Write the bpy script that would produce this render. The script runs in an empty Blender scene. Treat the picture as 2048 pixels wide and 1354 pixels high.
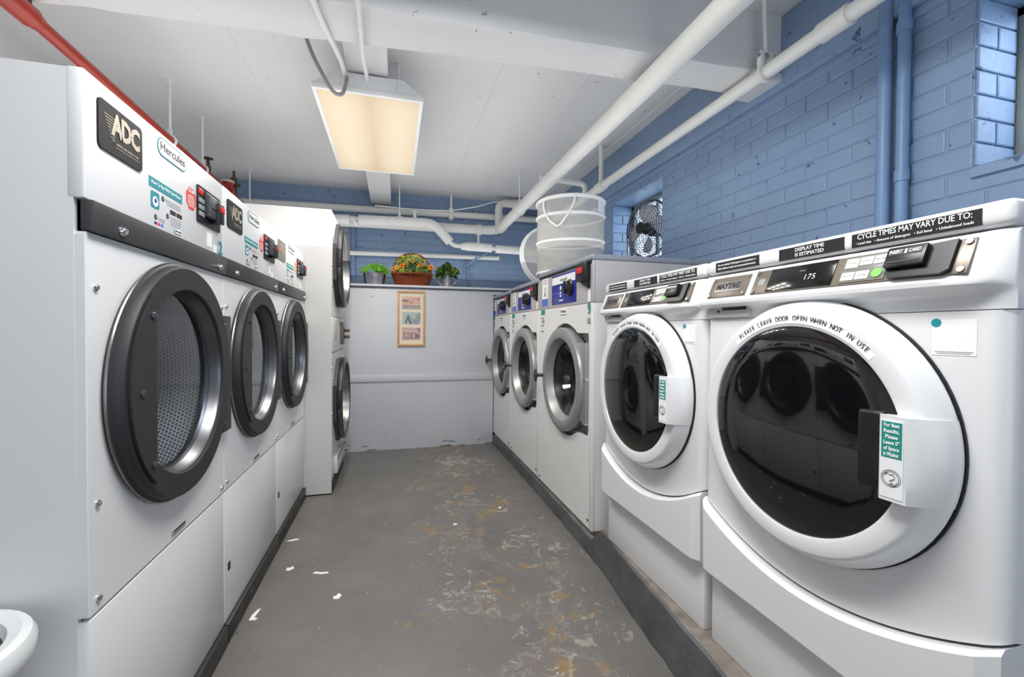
import bpy, bmesh, math, random
from mathutils import Matrix, Vector
random.seed(7)
scene = bpy.context.scene
COL = scene.collection
PI = math.pi

# ---------------------------------------------------------------- camera, world, lights, exposure
cam_d = bpy.data.cameras.new('camera')
cam = bpy.data.objects.new('camera', cam_d)
COL.objects.link(cam)
cam_d.sensor_width = 36.0
cam_d.lens = 870.0 / 2048.0 * 36.0
cam_d.clip_start = 0.02
def camera_basis(yaw, pitch, roll):
    F = Vector((math.sin(yaw) * math.cos(pitch), math.cos(yaw) * math.cos(pitch), math.sin(pitch)))
    R0 = Vector((math.cos(yaw), -math.sin(yaw), 0))
    U0 = R0.cross(F)
    R = R0 * math.cos(roll) + U0 * math.sin(roll)
    U = R.cross(F)
    return R, U, F
R_, U_, F_ = camera_basis(math.radians(15.1808), math.radians(-0.9587), math.radians(0.35))
cam.matrix_world = Matrix(((R_.x, U_.x, -F_.x, 0), (R_.y, U_.y, -F_.y, 0), (R_.z, U_.z, -F_.z, 1.22), (0, 0, 0, 1)))
scene.camera = cam

world = bpy.data.worlds.new('world')
scene.world = world
world.use_nodes = True
bg = world.node_tree.nodes['Background']
bg.inputs[0].default_value = (0.82, 0.90, 1.0, 1)
bg.inputs[1].default_value = 1.5

def area(name, loc, direction, sx, sy, power, color=(1, 1, 1)):
    l = bpy.data.lights.new(name, 'AREA')
    l.shape = 'RECTANGLE'; l.size = sx; l.size_y = sy; l.energy = power; l.color = color
    o = bpy.data.objects.new(name, l); COL.objects.link(o)
    o.location = loc
    o.rotation_euler = Vector(direction).to_track_quat('-Z', 'Y').to_euler()
    return o
# three added fill lights without a seen source, then daylight outside the windows
area('bounce_fill', (0.0, 3.4, 1.83), (0, 0, 1), 3.4, 3.5, 24)  # added uplight over the aisle, brightens the ceiling like bounced flash
area('overhead_fill', (0.12, 0.75, 2.58), (0, 0.0, -1), 0.54, 1.14, 38)  # added overhead fill above the camera, lights the near machines
area('rear_fill', (0.1, -2.9, 1.3), (0.0, 1, 0.15), 2.4, 2.0, 2, (1, 0.99, 0.97))  # weak fill added behind the camera, facing into the room
area('window_daylight', (2.62, 0.1, 2.45), (-0.45, 1, -0.35), 0.4, 0.4, 16, (0.86, 0.93, 1.0))
area('window_daylight_far', (2.75, 3.0, 2.3), (-1, 0.1, -0.15), 0.7, 0.5, 8, (0.86, 0.93, 1.0))

vs = scene.view_settings
vs.view_transform = 'Standard'
vs.look = 'None'
vs.gamma = 1.0
vs.use_curve_mapping = False
vs.exposure = 0.35

# ---------------------------------------------------------------- materials
def C(r, g, b):
    def f(v):
        v /= 255.0
        return v / 12.92 if v <= 0.04045 else ((v + 0.055) / 1.055) ** 2.4
    return (f(r), f(g), f(b), 1.0)

MATS = {}
class NT:
    def __init__(s, name):
        s.m = bpy.data.materials.new(name); s.m.use_nodes = True
        s.t = s.m.node_tree; s.p = s.t.nodes['Principled BSDF']; s.out = s.t.nodes['Material Output']
    def n(s, typ, **kw):
        nd = s.t.nodes.new(typ)
        for k, v in kw.items(): setattr(nd, k, v)
        return nd
    def l(s, a, b): s.t.links.new(a, b)
    def noise(s, vec, scale, detail=4, rough=0.55, dist=0.0):
        nd = s.n('ShaderNodeTexNoise'); nd.inputs['Scale'].default_value = scale
        nd.inputs['Detail'].default_value = detail; nd.inputs['Roughness'].default_value = rough
        nd.inputs['Distortion'].default_value = dist
        if vec is not None: s.l(vec, nd.inputs['Vector'])
        return nd.outputs['Fac']
    def ramp(s, fac, stops):
        nd = s.n('ShaderNodeValToRGB'); e = nd.color_ramp.elements
        while len(e) < len(stops): e.new(0.5)
        for i, (p, c) in enumerate(stops):
            e[i].position = p; e[i].color = c if len(c) == 4 else (*c, 1)
        s.l(fac, nd.inputs[0]); return nd.outputs[0]
    def mix(s, fac, a, b):
        nd = s.n('ShaderNodeMix', data_type='RGBA')
        for sock, v in ((nd.inputs[0], fac), (nd.inputs[6], a), (nd.inputs[7], b)):
            if hasattr(v, 'is_output'): s.l(v, sock)
            else: sock.default_value = v
        return nd.outputs[2]
    def math(s, op, a, b=None, c=None, clamp=False):
        nd = s.n('ShaderNodeMath', operation=op); nd.use_clamp = clamp
        for i, v in enumerate((a, b, c)):
            if v is None: continue
            if hasattr(v, 'is_output'): s.l(v, nd.inputs[i])
            else: nd.inputs[i].default_value = v
        return nd.outputs[0]
    def bump(s, h, strength=0.2, dist=0.01):
        nd = s.n('ShaderNodeBump'); nd.inputs['Strength'].default_value = strength
        nd.inputs['Distance'].default_value = dist
        s.l(h, nd.inputs['Height']); s.l(nd.outputs[0], s.p.inputs['Normal'])
    def pos(s): return s.n('ShaderNodeNewGeometry').outputs['Position']
    def obj(s): return s.n('ShaderNodeTexCoord').outputs['Object']
BW = lambda v: (v, v, v, 1)

def mat(name, col=(0.8, 0.8, 0.8, 1), rough=0.5, metal=0.0, var=0.06, scale=6.0, bump=0.0, bscale=60.0, coat=0.0, emit=0.0, emit_col=None, spec=0.5):
    if name in MATS: return MATS[name]
    t = NT(name); p = t.p
    p.inputs['Roughness'].default_value = rough; p.inputs['Metallic'].default_value = metal
    p.inputs['Coat Weight'].default_value = coat; p.inputs['Specular IOR Level'].default_value = spec
    o = t.obj()
    f = t.noise(o, scale, 5)
    a = tuple(max(0, c * (1 - var)) for c in col[:3]) + (1,)
    b = tuple(min(1, c * (1 + var)) for c in col[:3]) + (1,)
    t.l(t.ramp(f, [(0.3, a), (0.7, b)]), p.inputs['Base Color'])
    if bump: t.bump(t.noise(o, bscale, 4), bump, 0.004)
    if emit:
        p.inputs['Emission Color'].default_value = emit_col or col
        p.inputs['Emission Strength'].default_value = emit
    MATS[name] = t.m
    return t.m

WHITE = mat('white_enamel', C(226, 226, 226), 0.32, var=0.012, scale=2, coat=0.15)
WHITE2 = mat('white_plastic', C(228, 229, 230), 0.28, var=0.01, scale=2, coat=0.25)
OFFWHITE = mat('aged_white_enamel', C(208, 207, 205), 0.4, var=0.025, scale=3)
PIPEW = mat('white_pipe_paint', C(226, 225, 221), 0.4, var=0.03, scale=9, bump=0.25, bscale=40)
LAG = mat('lagging_paint', C(232, 231, 228), 0.7, var=0.05, scale=10, bump=0.6, bscale=28)
RED = mat('red_pipe_paint', C(158, 44, 26), 0.3, var=0.12, scale=12, bump=0.15)
DARKTRIM = mat('charcoal_trim', C(62, 62, 63), 0.45, 0.2, var=0.08, scale=9)
BLACK = mat('black_plastic', C(22, 22, 24), 0.35, var=0.1)
RINGB = mat('black_door_enamel', C(44, 44, 46), 0.55, 0.15, var=0.08, scale=8)
STEEL = mat('brushed_steel', C(150, 148, 145), 0.3, 1.0, var=0.1, scale=14)
DSTEEL = mat('dark_brushed_steel', C(110, 110, 113), 0.33, 1.0, var=0.12, scale=10)
CHROME = mat('chrome', C(215, 215, 215), 0.12, 1.0, var=0.02)
GREYP = mat('grey_washer_paint', C(186, 184, 184), 0.42, 0.1, var=0.03, scale=5)
GREYL = mat('grey_lid_paint', C(152, 156, 168), 0.35, 0.15, var=0.04, scale=5)
RINGG = mat('silver_door_paint', C(158, 158, 158), 0.36, 0.45, var=0.03, scale=6)
TAUPE = mat('taupe_panel', C(122, 113, 102), 0.35, 0.35, var=0.03)
GLASSB = mat('smoked_door_glass', C(13, 13, 15), 0.05, 0.0, var=0.1, coat=0.6)
TEAL = mat('teal_print', C(28, 140, 150), 0.45, var=0.03)
TEALG = mat('teal_green_print', C(32, 142, 128), 0.45, var=0.03)
PAPER = mat('white_sticker', C(240, 241, 242), 0.5, var=0.01)
CREAM = mat('cream_sticker', C(232, 229, 222), 0.5, var=0.01)
INK = mat('black_print', C(26, 26, 28), 0.5, var=0.05)
GREYINK = mat('grey_print', C(150, 150, 152), 0.6, var=0.05)
TAN = mat('tan_print', C(190, 178, 160), 0.4, 0.3, var=0.03)
REDP = mat('red_print', C(222, 62, 52), 0.45, var=0.04)
REDL = mat('red_led_window', C(205, 28, 24), 0.3, var=0.05, emit=0.12, emit_col=(1.0, 0.03, 0.02, 1))
BLUEP = mat('blue_panel_print', C(40, 46, 150), 0.3, var=0.15, scale=14)
BLUEL = mat('light_blue_print', C(70, 110, 200), 0.4, var=0.05)
GREEN = mat('green_button', C(126, 205, 92), 0.4, var=0.03)
LCD = mat('lcd_digits', C(190, 195, 195), 0.5, var=0.01, emit=0.25)
WOOD = mat('light_oak_frame', C(205, 160, 110), 0.45, var=0.12, scale=25)
MATB = mat('cream_mat_board', C(240, 226, 196), 0.8, var=0.02)
LEAFB = mat('bright_leaf', C(96, 160, 30), 0.5, var=0.3, scale=30)
LEAFD = mat('dark_leaf', C(50, 78, 32), 0.5, var=0.35, scale=30)
LEAFM = mat('mixed_leaf', C(105, 128, 62), 0.55, var=0.4, scale=40)
LEAFY = mat('yellow_green_leaf', C(168, 176, 60), 0.55, var=0.25, scale=40)
ORANGE = mat('orange_petal', C(240, 140, 32), 0.6, var=0.2, scale=60)
YELLOW = mat('yellow_petal', C(240, 195, 95), 0.6, var=0.15, scale=60)
WICKER = mat('red_brown_wicker', C(140, 66, 32), 0.55, var=0.35, scale=60)
GALV = mat('galvanised_metal', C(170, 170, 178), 0.4, 0.7, var=0.2, scale=35)
BROWNM = mat('dark_bucket_side', C(86, 76, 70), 0.5, 0.5, var=0.15, scale=20)
BRASS = mat('old_bronze', C(92, 80, 62), 0.45, 0.8, var=0.2, scale=30)
BLUEC = mat('blue_pipe_paint', C(112, 142, 180), 0.4, var=0.05, scale=9)
FLAKE = mat('white_paint_flake', C(236, 234, 228), 0.7, var=0.04)
BIN = mat('white_bin_plastic', C(222, 224, 224), 0.4, var=0.02)
PHOTO1 = None

def glass(name, tint, refl=1.0, rough=0.03):
    if name in MATS: return MATS[name]
    t = NT(name); t.t.nodes.remove(t.p)
    tr = t.n('ShaderNodeBsdfTransparent'); tr.inputs[0].default_value = tint
    gl = t.n('ShaderNodeBsdfGlossy'); gl.inputs['Roughness'].default_value = rough
    fr = t.n('ShaderNodeLayerWeight'); fr.inputs[0].default_value = 0.5
    fres = t.math('MULTIPLY_ADD', t.math('POWER', fr.outputs['Facing'], 4.0), 0.9, 0.045)
    mx = t.n('ShaderNodeMixShader')
    t.l(t.math('MULTIPLY', fres, refl, clamp=True), mx.inputs[0])
    t.l(tr.outputs[0], mx.inputs[1]); t.l(gl.outputs[0], mx.inputs[2]); t.l(mx.outputs[0], t.out.inputs[0])
    MATS[name] = t.m
    return t.m
DOORGLASS = glass('dryer_door_glass', (0.82, 0.87, 0.93, 1), 1.3, 0.05)
WGLASS = glass('washer_door_glass', (0.8, 0.82, 0.84, 1), 1.2)
PANE = glass('window_pane', (0.9, 0.95, 1, 1), 1.0)
SHELL = glass('clear_lamp_shell', (0.93, 0.94, 0.96, 1), 1.6, 0.08)

def netting(name, col, density):
    if name in MATS: return MATS[name]
    t = NT(name); p = t.p
    p.inputs['Base Color'].default_value = col; p.inputs['Roughness'].default_value = 0.8
    w = t.noise(t.obj(), 9, 3)
    t.l(t.math('MULTIPLY_ADD', w, 0.2, density - 0.1, clamp=True), p.inputs['Alpha'])
    MATS[name] = t.m
    return t.m
NET = netting('grey_mesh_fabric', C(192, 191, 187), 0.66)

def perforated():
    t = NT('perforated_drum'); p = t.p
    uv = t.n('ShaderNodeUVMap').outputs[0]
    mp = t.n('ShaderNodeMapping'); t.l(uv, mp.inputs[0]); mp.inputs['Scale'].default_value = (1 / 0.0135, 1 / (0.0135 * 1.732), 1)
    ds = []
    for off in (0.0, 0.5):
        ad = t.n('ShaderNodeVectorMath', operation='ADD'); t.l(mp.outputs[0], ad.inputs[0]); ad.inputs[1].default_value = (off, off, 0)
        fr = t.n('ShaderNodeVectorMath', operation='FRACTION'); t.l(ad.outputs[0], fr.inputs[0])
        sb = t.n('ShaderNodeVectorMath', operation='SUBTRACT'); t.l(fr.outputs[0], sb.inputs[0]); sb.inputs[1].default_value = (0.5, 0.5, 0)
        ml = t.n('ShaderNodeVectorMath', operation='MULTIPLY'); t.l(sb.outputs[0], ml.inputs[0]); ml.inputs[1].default_value = (1, 1.732, 0)
        ln = t.n('ShaderNodeVectorMath', operation='LENGTH'); t.l(ml.outputs[0], ln.inputs[0]); ds.append(ln.outputs['Value'])
    d = t.math('MINIMUM', ds[0], ds[1])
    hole = t.math('LESS_THAN', d, 0.36)
    t.l(t.mix(hole, C(205, 208, 213), C(24, 24, 27)), p.inputs['Base Color'])
    p.inputs['Roughness'].default_value = 0.45
    t.l(t.math('MULTIPLY_ADD', hole, -0.5, 0.5), p.inputs['Metallic'])
    MATS['perf'] = t.m
    return t.m
PERF = perforated()

def brick_paint():
    t = NT('blue_brick_paint'); p = t.p; g = t.pos()
    f = t.noise(g, 2.2, 5)
    c = t.ramp(f, [(0.3, C(122, 146, 177)), (0.7, C(133, 156, 186))])
    chips = t.noise(g, 21, 3, 0.5, 0.6)
    c = t.mix(t.ramp(chips, [(0.685, BW(0)), (0.70, BW(1))]), c, C(74, 96, 130))
    t.l(c, p.inputs['Base Color']); p.inputs['Roughness'].default_value = 0.42
    t.bump(t.math('ADD', t.noise(g, 30, 6), t.noise(g, 9, 3)), 0.35, 0.006)
    return t.m
BLUE = brick_paint()

def floor_paint():
    t = NT('worn_grey_floor_paint'); p = t.p; g = t.pos()
    sep = t.n('ShaderNodeSeparateXYZ'); t.l(g, sep.inputs[0])
    x = sep.outputs[0]; y = sep.outputs[1]
    base = t.ramp(t.noise(g, 3.0, 8, 0.7), [(0.3, C(100, 98, 96)), (0.7, C(117, 114, 111))])
    # wear follows the walkway on the washers' side
    gx = t.math('MULTIPLY', t.math('SUBTRACT', x, 0.52), 1.9)
    walk = t.math('SUBTRACT', 1.0, t.math('MULTIPLY', gx, gx), clamp=True)
    n1 = t.math('ADD', t.noise(g, 2.3, 9, 0.68, 0.5), t.math('MULTIPLY_ADD', walk, 0.15, -0.12))
    peel = t.ramp(n1, [(0.565, BW(0)), (0.58, BW(1))])
    col = t.mix(peel, base, C(114, 106, 102))
    edge = t.math('MULTIPLY', t.ramp(n1, [(0.556, BW(0)), (0.565, BW(1))]), t.ramp(n1, [(0.572, BW(1)), (0.582, BW(0))]))
    col = t.mix(t.math('MULTIPLY', edge, 0.55), col, C(150, 142, 130))
    n2 = t.math('ADD', t.noise(g, 4.3, 7, 0.62, 0.3), t.math('MULTIPLY_ADD', walk, 0.12, -0.07))
    col = t.mix(t.math('MULTIPLY', t.ramp(n2, [(0.60, BW(0)), (0.66, BW(1))]), 0.75), col, C(142, 116, 74))
    n3 = t.math('ADD', t.noise(g, 11, 6, 0.7, 1.6), t.math('MULTIPLY', t.noise(g, 1.4, 3), 0.55))
    n3 = t.math('ADD', n3, t.math('MULTIPLY_ADD', walk, 0.12, -0.08))
    col = t.mix(t.math('MULTIPLY', t.ramp(n3, [(0.885, BW(0)), (0.915, BW(1))]), 0.8), col, C(160, 155, 146))
    sp = t.noise(g, 70, 2, 0.4)
    col = t.mix(t.ramp(sp, [(0.745, BW(0)), (0.765, BW(1))]), col, C(188, 184, 176))
    col = t.mix(t.ramp(t.noise(g, 55, 2, 0.4), [(0.235, BW(1)), (0.255, BW(0))]), col, C(62, 60, 58))
    t.l(col, p.inputs['Base Color'])
    t.l(t.ramp(n1, [(0.5, BW(0.42)), (0.6, BW(0.75))]), p.inputs['Roughness'])
    hgt = t.math('SUBTRACT', t.math('MULTIPLY', t.noise(g, 60, 5), 0.4), peel)
    t.bump(hgt, 0.35, 0.003)
    return t.m
FLOOR = floor_paint()

def ceiling_paint():
    t = NT('white_ceiling_paint'); p = t.p; g = t.pos()
    c = t.ramp(t.noise(g, 1.3, 6), [(0.3, C(208, 208, 208)), (0.7, C(216, 216, 216))])
    blot = t.noise(g, 1.1, 2)
    fl = t.math('ADD', t.noise(g, 34, 3, 0.5, 0.8), t.math('MULTIPLY', blot, 0.16))
    c = t.mix(t.math('MULTIPLY', t.ramp(fl, [(0.80, BW(0)), (0.82, BW(1))]), 0.75), c, C(120, 118, 116))
    t.l(c, p.inputs['Base Color']); p.inputs['Roughness'].default_value = 0.6
    t.bump(t.noise(g, 26, 6), 0.25, 0.006)
    return t.m
CEIL = ceiling_paint()

def panel_paint():
    t = NT('pale_grey_partition_paint'); p = t.p; g = t.pos()
    sep = t.n('ShaderNodeSeparateXYZ'); t.l(g, sep.inputs[0])
    c = t.ramp(t.noise(g, 1.6, 5), [(0.3, C(196, 199, 206)), (0.7, C(206, 208, 214))])
    low = t.math('MULTIPLY_ADD', sep.outputs[2], -1.1, 0.22, clamp=True)
    mp = t.n('ShaderNodeMapping'); t.l(g, mp.inputs[0]); mp.inputs['Scale'].default_value = (6, 6, 26)
    ch = t.math('ADD', t.noise(mp.outputs[0], 1.0, 5, 0.6), t.math('MULTIPLY', low, 0.75))
    c = t.mix(t.ramp(ch, [(0.735, BW(0)), (0.75, BW(1))]), c, C(118, 120, 126))
    t.l(c, p.inputs['Base Color']); p.inputs['Roughness'].default_value = 0.45
    t.bump(t.noise(g, 40, 4), 0.08, 0.004)
    return t.m
PANEL = panel_paint()

def kick_paint(name, base, scuff):
    t = NT(name); p = t.p; o = t.obj()
    mp = t.n('ShaderNodeMapping'); t.l(o, mp.inputs[0]); mp.inputs['Scale'].default_value = (5, 30, 34)
    f = t.noise(mp.outputs[0], 1.2, 6, 0.65)
    t.l(t.mix(t.ramp(f, [(0.60, BW(0)), (0.63, BW(1))]), base, scuff), p.inputs['Base Color'])
    p.inputs['Roughness'].default_value = 0.5
    return t.m
KICK = kick_paint('scuffed_black_kick', C(44, 43, 42), C(150, 148, 144))
CURB = mat('dark_grey_curb_paint', C(88, 88, 90), 0.6, var=0.3, scale=7, bump=0.6, bscale=50)
CURBT = mat('worn_concrete_edge', C(126, 118, 110), 0.75, var=0.32, scale=14, bump=0.7, bscale=60)

# ---------------------------------------------------------------- mesh helpers
def xf(bm, vs_, m):
    if m is not None:
        for v in vs_: v.co = m @ v.co
def box(bm, x0, x1, y0, y1, z0, z1, bev=0.0, seg=2, m=None):
    vs_ = [bm.verts.new((x, y, z)) for x in (x0, x1) for y in (y0, y1) for z in (z0, z1)]
    fs = [bm.faces.new([vs_[i] for i in q]) for q in ((0, 1, 3, 2), (4, 6, 7, 5), (0, 4, 5, 1), (2, 3, 7, 6), (0, 2, 6, 4), (1, 5, 7, 3))]
    if bev > 0:
        es = list({e for f in fs for e in f.edges})
        r = bmesh.ops.bevel(bm, geom=es, offset=bev, segments=seg, affect='EDGES', profile=0.5)
        vs_ = list({v for f in r['faces'] for v in f.verts} | {v for v in vs_ if v.is_valid})
    xf(bm, vs_, m)
def frame_of(d):
    d = d.normalized()
    a = Vector((0, 0, 1)) if abs(d.z) < 0.9 else Vector((1, 0, 0))
    u = d.cross(a).normalized()
    return u, d.cross(u).normalized()
def cyl(bm, p0, p1, r0, r1=None, n=20, caps=True):
    p0 = Vector(p0); p1 = Vector(p1); r1 = r0 if r1 is None else r1
    u, w = frame_of(p1 - p0)
    a = []; b = []
    for i in range(n):
        t = 2 * PI * i / n; d = u * math.cos(t) + w * math.sin(t)
        a.append(bm.verts.new(p0 + d * r0)); b.append(bm.verts.new(p1 + d * r1))
    for i in range(n):
        j = (i + 1) % n; bm.faces.new((a[i], a[j], b[j], b[i]))
    if caps:
        bm.faces.new(a[::-1]); bm.faces.new(b)
def tube(bm, pts, r, n=10, closed=False, caps=True):
    pts = [Vector(p) for p in pts]; k = len(pts)
    rs = r if isinstance(r, (list, tuple)) else [r] * k
    rings = []; u = None
    for i, p in enumerate(pts):
        if closed: d = (pts[(i + 1) % k] - pts[i - 1])
        else: d = pts[min(i + 1, k - 1)] - pts[max(i - 1, 0)]
        d.normalize()
        if u is None: u, _ = frame_of(d)
        u = (u - d * u.dot(d))
        if u.length < 1e-6: u, _ = frame_of(d)
        u.normalize(); w = d.cross(u)
        rings.append([bm.verts.new(p + (u * math.cos(2 * PI * j / n) + w * math.sin(2 * PI * j / n)) * rs[i]) for j in range(n)])
    for i in range(k if closed else k - 1):
        a = rings[i]; b = rings[(i + 1) % k]
        for j in range(n):
            q = (j + 1) % n; bm.faces.new((a[j], a[q], b[q], b[j]))
    if caps and not closed:
        bm.faces.new(rings[0][::-1]); bm.faces.new(rings[-1])
def lathe(bm, c, prof, axis='y', n=56, a0=0.0, a1=2 * PI, close=True):
    """prof: (radius, height along axis). c: centre"""
    full = abs(a1 - a0 - 2 * PI) < 1e-6
    cnt = n if full else n + 1
    rings = []
    for (r, h) in prof:
        ring = []
        for i in range(cnt):
            t = a0 + (a1 - a0) * i / n
            x, z = r * math.cos(t), r * math.sin(t)
            ring.append(bm.verts.new((c[0] + x, c[1] + h, c[2] + z) if axis == 'y' else (c[0] + x, c[1] + z, c[2] + h)))
        rings.append(ring)
    for a, b in zip(rings, rings[1:]):
        for i in range(n if full else n):
            j = (i + 1) % cnt
            bm.faces.new((a[i], a[j], b[j], b[i]))
    return rings
def prism(bm, poly, y0, y1, m=None):
    """poly in xz, extruded along y"""
    a = [bm.verts.new((x, y0, z)) for x, z in poly]; b = [bm.verts.new((x, y1, z)) for x, z in poly]
    bm.faces.new(a); bm.faces.new(b[::-1])
    for i in range(len(poly)):
        j = (i + 1) % len(poly); bm.faces.new((a[j], a[i], b[i], b[j]))
    xf(bm, a + b, m)
def rrect(x0, x1, z0, z1, r, seg=4):
    out = []
    for cx, cz, s in ((x1 - r, z1 - r, 0), (x0 + r, z1 - r, 1), (x0 + r, z0 + r, 2), (x1 - r, z0 + r, 3)):
        for i in range(seg + 1):
            t = (s + i / seg) * PI / 2
            out.append((cx + r * math.cos(t), cz + r * math.sin(t)))
    return out
def plate_hole(bm, x0, x1, z0, z1, y0, y1, c, inner, n=72):
    """rectangular plate with a hole; inner(theta) -> radius measured from c"""
    ang = sorted({2 * PI * i / n for i in range(n)} | {math.atan2(z - c[1], x - c[0]) % (2 * PI) for x in (x0, x1) for z in (z0, z1)})
    o0, o1, i0, i1 = [], [], [], []
    for t in ang:
        ct, st = math.cos(t), math.sin(t); s = 1e9
        if ct > 1e-9: s = min(s, (x1 - c[0]) / ct)
        if ct < -1e-9: s = min(s, (x0 - c[0]) / ct)
        if st > 1e-9: s = min(s, (z1 - c[1]) / st)
        if st < -1e-9: s = min(s, (z0 - c[1]) / st)
        r = min(inner(t), s * 0.985)
        o0.append(bm.verts.new((c[0] + ct * s, y0, c[1] + st * s))); o1.append(bm.verts.new((c[0] + ct * s, y1, c[1] + st * s)))
        i0.append(bm.verts.new((c[0] + ct * r, y0, c[1] + st * r))); i1.append(bm.verts.new((c[0] + ct * r, y1, c[1] + st * r)))
    k = len(ang)
    for i in range(k):
        j = (i + 1) % k
        bm.faces.new((o0[i], o0[j], i0[j], i0[i])); bm.faces.new((o1[j], o1[i], i1[i], i1[j]))
        bm.faces.new((o0[j], o0[i], o1[i], o1[j])); bm.faces.new((i0[i], i0[j], i1[j], i1[i]))

def finish(name, bm, m, parent=None, smooth=35, uv=None):
    bmesh.ops.recalc_face_normals(bm, faces=bm.faces[:])
    me = bpy.data.meshes.new(name); bm.to_mesh(me); bm.free()
    if m is not None: me.materials.append(m)
    if smooth:
        for p in me.polygons: p.use_smooth = True
        me.set_sharp_from_angle(angle=math.radians(smooth))
    o = bpy.data.objects.new(name, me); COL.objects.link(o)
    if parent is not None: o.parent = parent
    return o
class B:
    """small builder: with-less bmesh wrapper"""
    def __init__(s): s.bm = bmesh.new()
    def box(s, *a, **k): box(s.bm, *a, **k); return s
    def cyl(s, *a, **k): cyl(s.bm, *a, **k); return s
    def tube(s, *a, **k): tube(s.bm, *a, **k); return s
    def lathe(s, *a, **k): lathe(s.bm, *a, **k); return s
    def prism(s, *a, **k): prism(s.bm, *a, **k); return s
    def plate(s, *a, **k): plate_hole(s.bm, *a, **k); return s
    def done(s, name, m, parent=None, label=None, smooth=35):
        o = finish(name, s.bm, m, parent, smooth)
        if label: o['label'] = label
        return o
def thing(name, label, cat, loc=(0, 0, 0), rotz=0.0, group=None):
    o = bpy.data.objects.new(name, None); COL.objects.link(o)
    o.empty_display_size = 0.1
    o.location = loc; o.rotation_euler = (0, 0, rotz); o['label'] = label; o['category'] = cat
    if group: o['group'] = group
    return o
def tag(o, label, cat, group=None):
    o['label'] = label; o['category'] = cat
    if group: o['group'] = group
    return o
def structure(o, label=None, cat=None):
    o['kind'] = 'structure'
    if label: o['label'] = label
    if cat: o['category'] = cat
    return o

FRONT = Matrix.Rotation(PI / 2, 4, 'X')            # text plane -> xz plane, facing -y
def text_mesh(s, size, align='CENTER', bold=0.0, spacing=1.0):
    cu = bpy.data.curves.new('t', 'FONT'); cu.body = s; cu.size = size; cu.align_x = align; cu.align_y = 'CENTER'
    cu.resolution_u = 2; cu.offset = bold * size; cu.space_character = spacing; cu.extrude = 0.0002
    ob = bpy.data.objects.new('t', cu); COL.objects.link(ob)
    me = bpy.data.meshes.new_from_object(ob.evaluated_get(bpy.context.evaluated_depsgraph_get()))
    bpy.data.objects.remove(ob); bpy.data.curves.remove(cu)
    return me
def text(parent, s, size, m, x, z, y=-0.001, width=None, mtx=None, bold=0.0, align='CENTER', spacing=1.0, name='lettering', label=None, shear=0.0):
    me = text_mesh(s, size, align, bold, spacing)
    if width:
        xs = [v.co.x for v in me.vertices]; w = max(xs) - min(xs)
        me.transform(Matrix.Diagonal((width / w, 1, 1, 1)))
    if shear: me.transform(Matrix(((1, shear, 0, 0), (0, 1, 0, 0), (0, 0, 1, 0), (0, 0, 0, 1))))
    t = Matrix.Translation((x, y, z)) @ FRONT
    me.transform(mtx @ t if mtx is not None else t)
    me.materials.clear(); me.materials.append(m); me.name = name
    o = bpy.data.objects.new(name, me); COL.objects.link(o); o.parent = parent
    if label: o['label'] = label
    return o
# ================================================================ THE SETTING
XL, XR, YF, YB, ZC = -2.0, 1.9, -3.2, 5.2, 2.8
structure(B().box(XL - 0.3, XR + 0.3, YF - 0.2, YB + 0.3, -0.1, 0.0).done('floor', FLOOR), 'worn grey painted concrete floor with peeling ochre and pale patches')

# ceiling slab with cross beam, lengthwise beam and board marks
ceil = structure(B().box(XL - 0.3, XR + 0.3, YF - 0.2, YB + 0.3, ZC, ZC + 0.15).done('ceiling', CEIL), 'white painted concrete ceiling slab with beams')
bm = bmesh.new()
def beam_x(x, near): return (1.85 - 0.042 * x) if near else (2.085 - 0.062 * x)
sec = []
for i in range(30):
    x = XL + (XR - XL) * i / 29
    j = [random.uniform(-0.005, 0.005) for _ in range(4)]
    yn, yf = beam_x(x, True), beam_x(x, False)
    drop = 0.0
    sec.append([bm.verts.new(p) for p in ((x, yn, ZC), (x, yn + j[0], 2.5 + 0.012 + j[1]), (x, yn + 0.02 + j[0], 2.5 + j[1]), (x, yf - 0.015 + j[2], 2.5 + j[3]), (x, yf + j[2], 2.5 + 0.01 + j[3]), (x, yf, ZC))])
for a, b in zip(sec, sec[1:]):
    for i in range(5): bm.faces.new((a[i], a[i + 1], b[i + 1], b[i]))
bm.faces.new(sec[0]); bm.faces.new(sec[-1][::-1])
finish('cross_beam', bm, CEIL, ceil)
B().box(-0.25, -0.035, YF, 1.84, 2.64, ZC, 0.006).done('lengthwise_beam', CEIL, ceil)
B().box(-0.25, -0.035, 2.09, YB, 2.64, ZC, 0.006).done('lengthwise_beam', CEIL, ceil)
for x in (-1.75, -0.85, 0.62, 1.155, 1.785):
    bm = bmesh.new()
    pts = [(x + random.uniform(-0.004, 0.004), 2.1 + 0.31 * i, ZC + 0.002) for i in range(11)]
    tube(bm, pts, 0.007, 6)
    finish('board_mark', bm, CEIL, ceil)
# haunch of the cross beam at the right wall
B().box(1.70, XR, 1.765, 1.985, 2.475, 2.52, 0.012).done('beam_haunch', CEIL, ceil)

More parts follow.
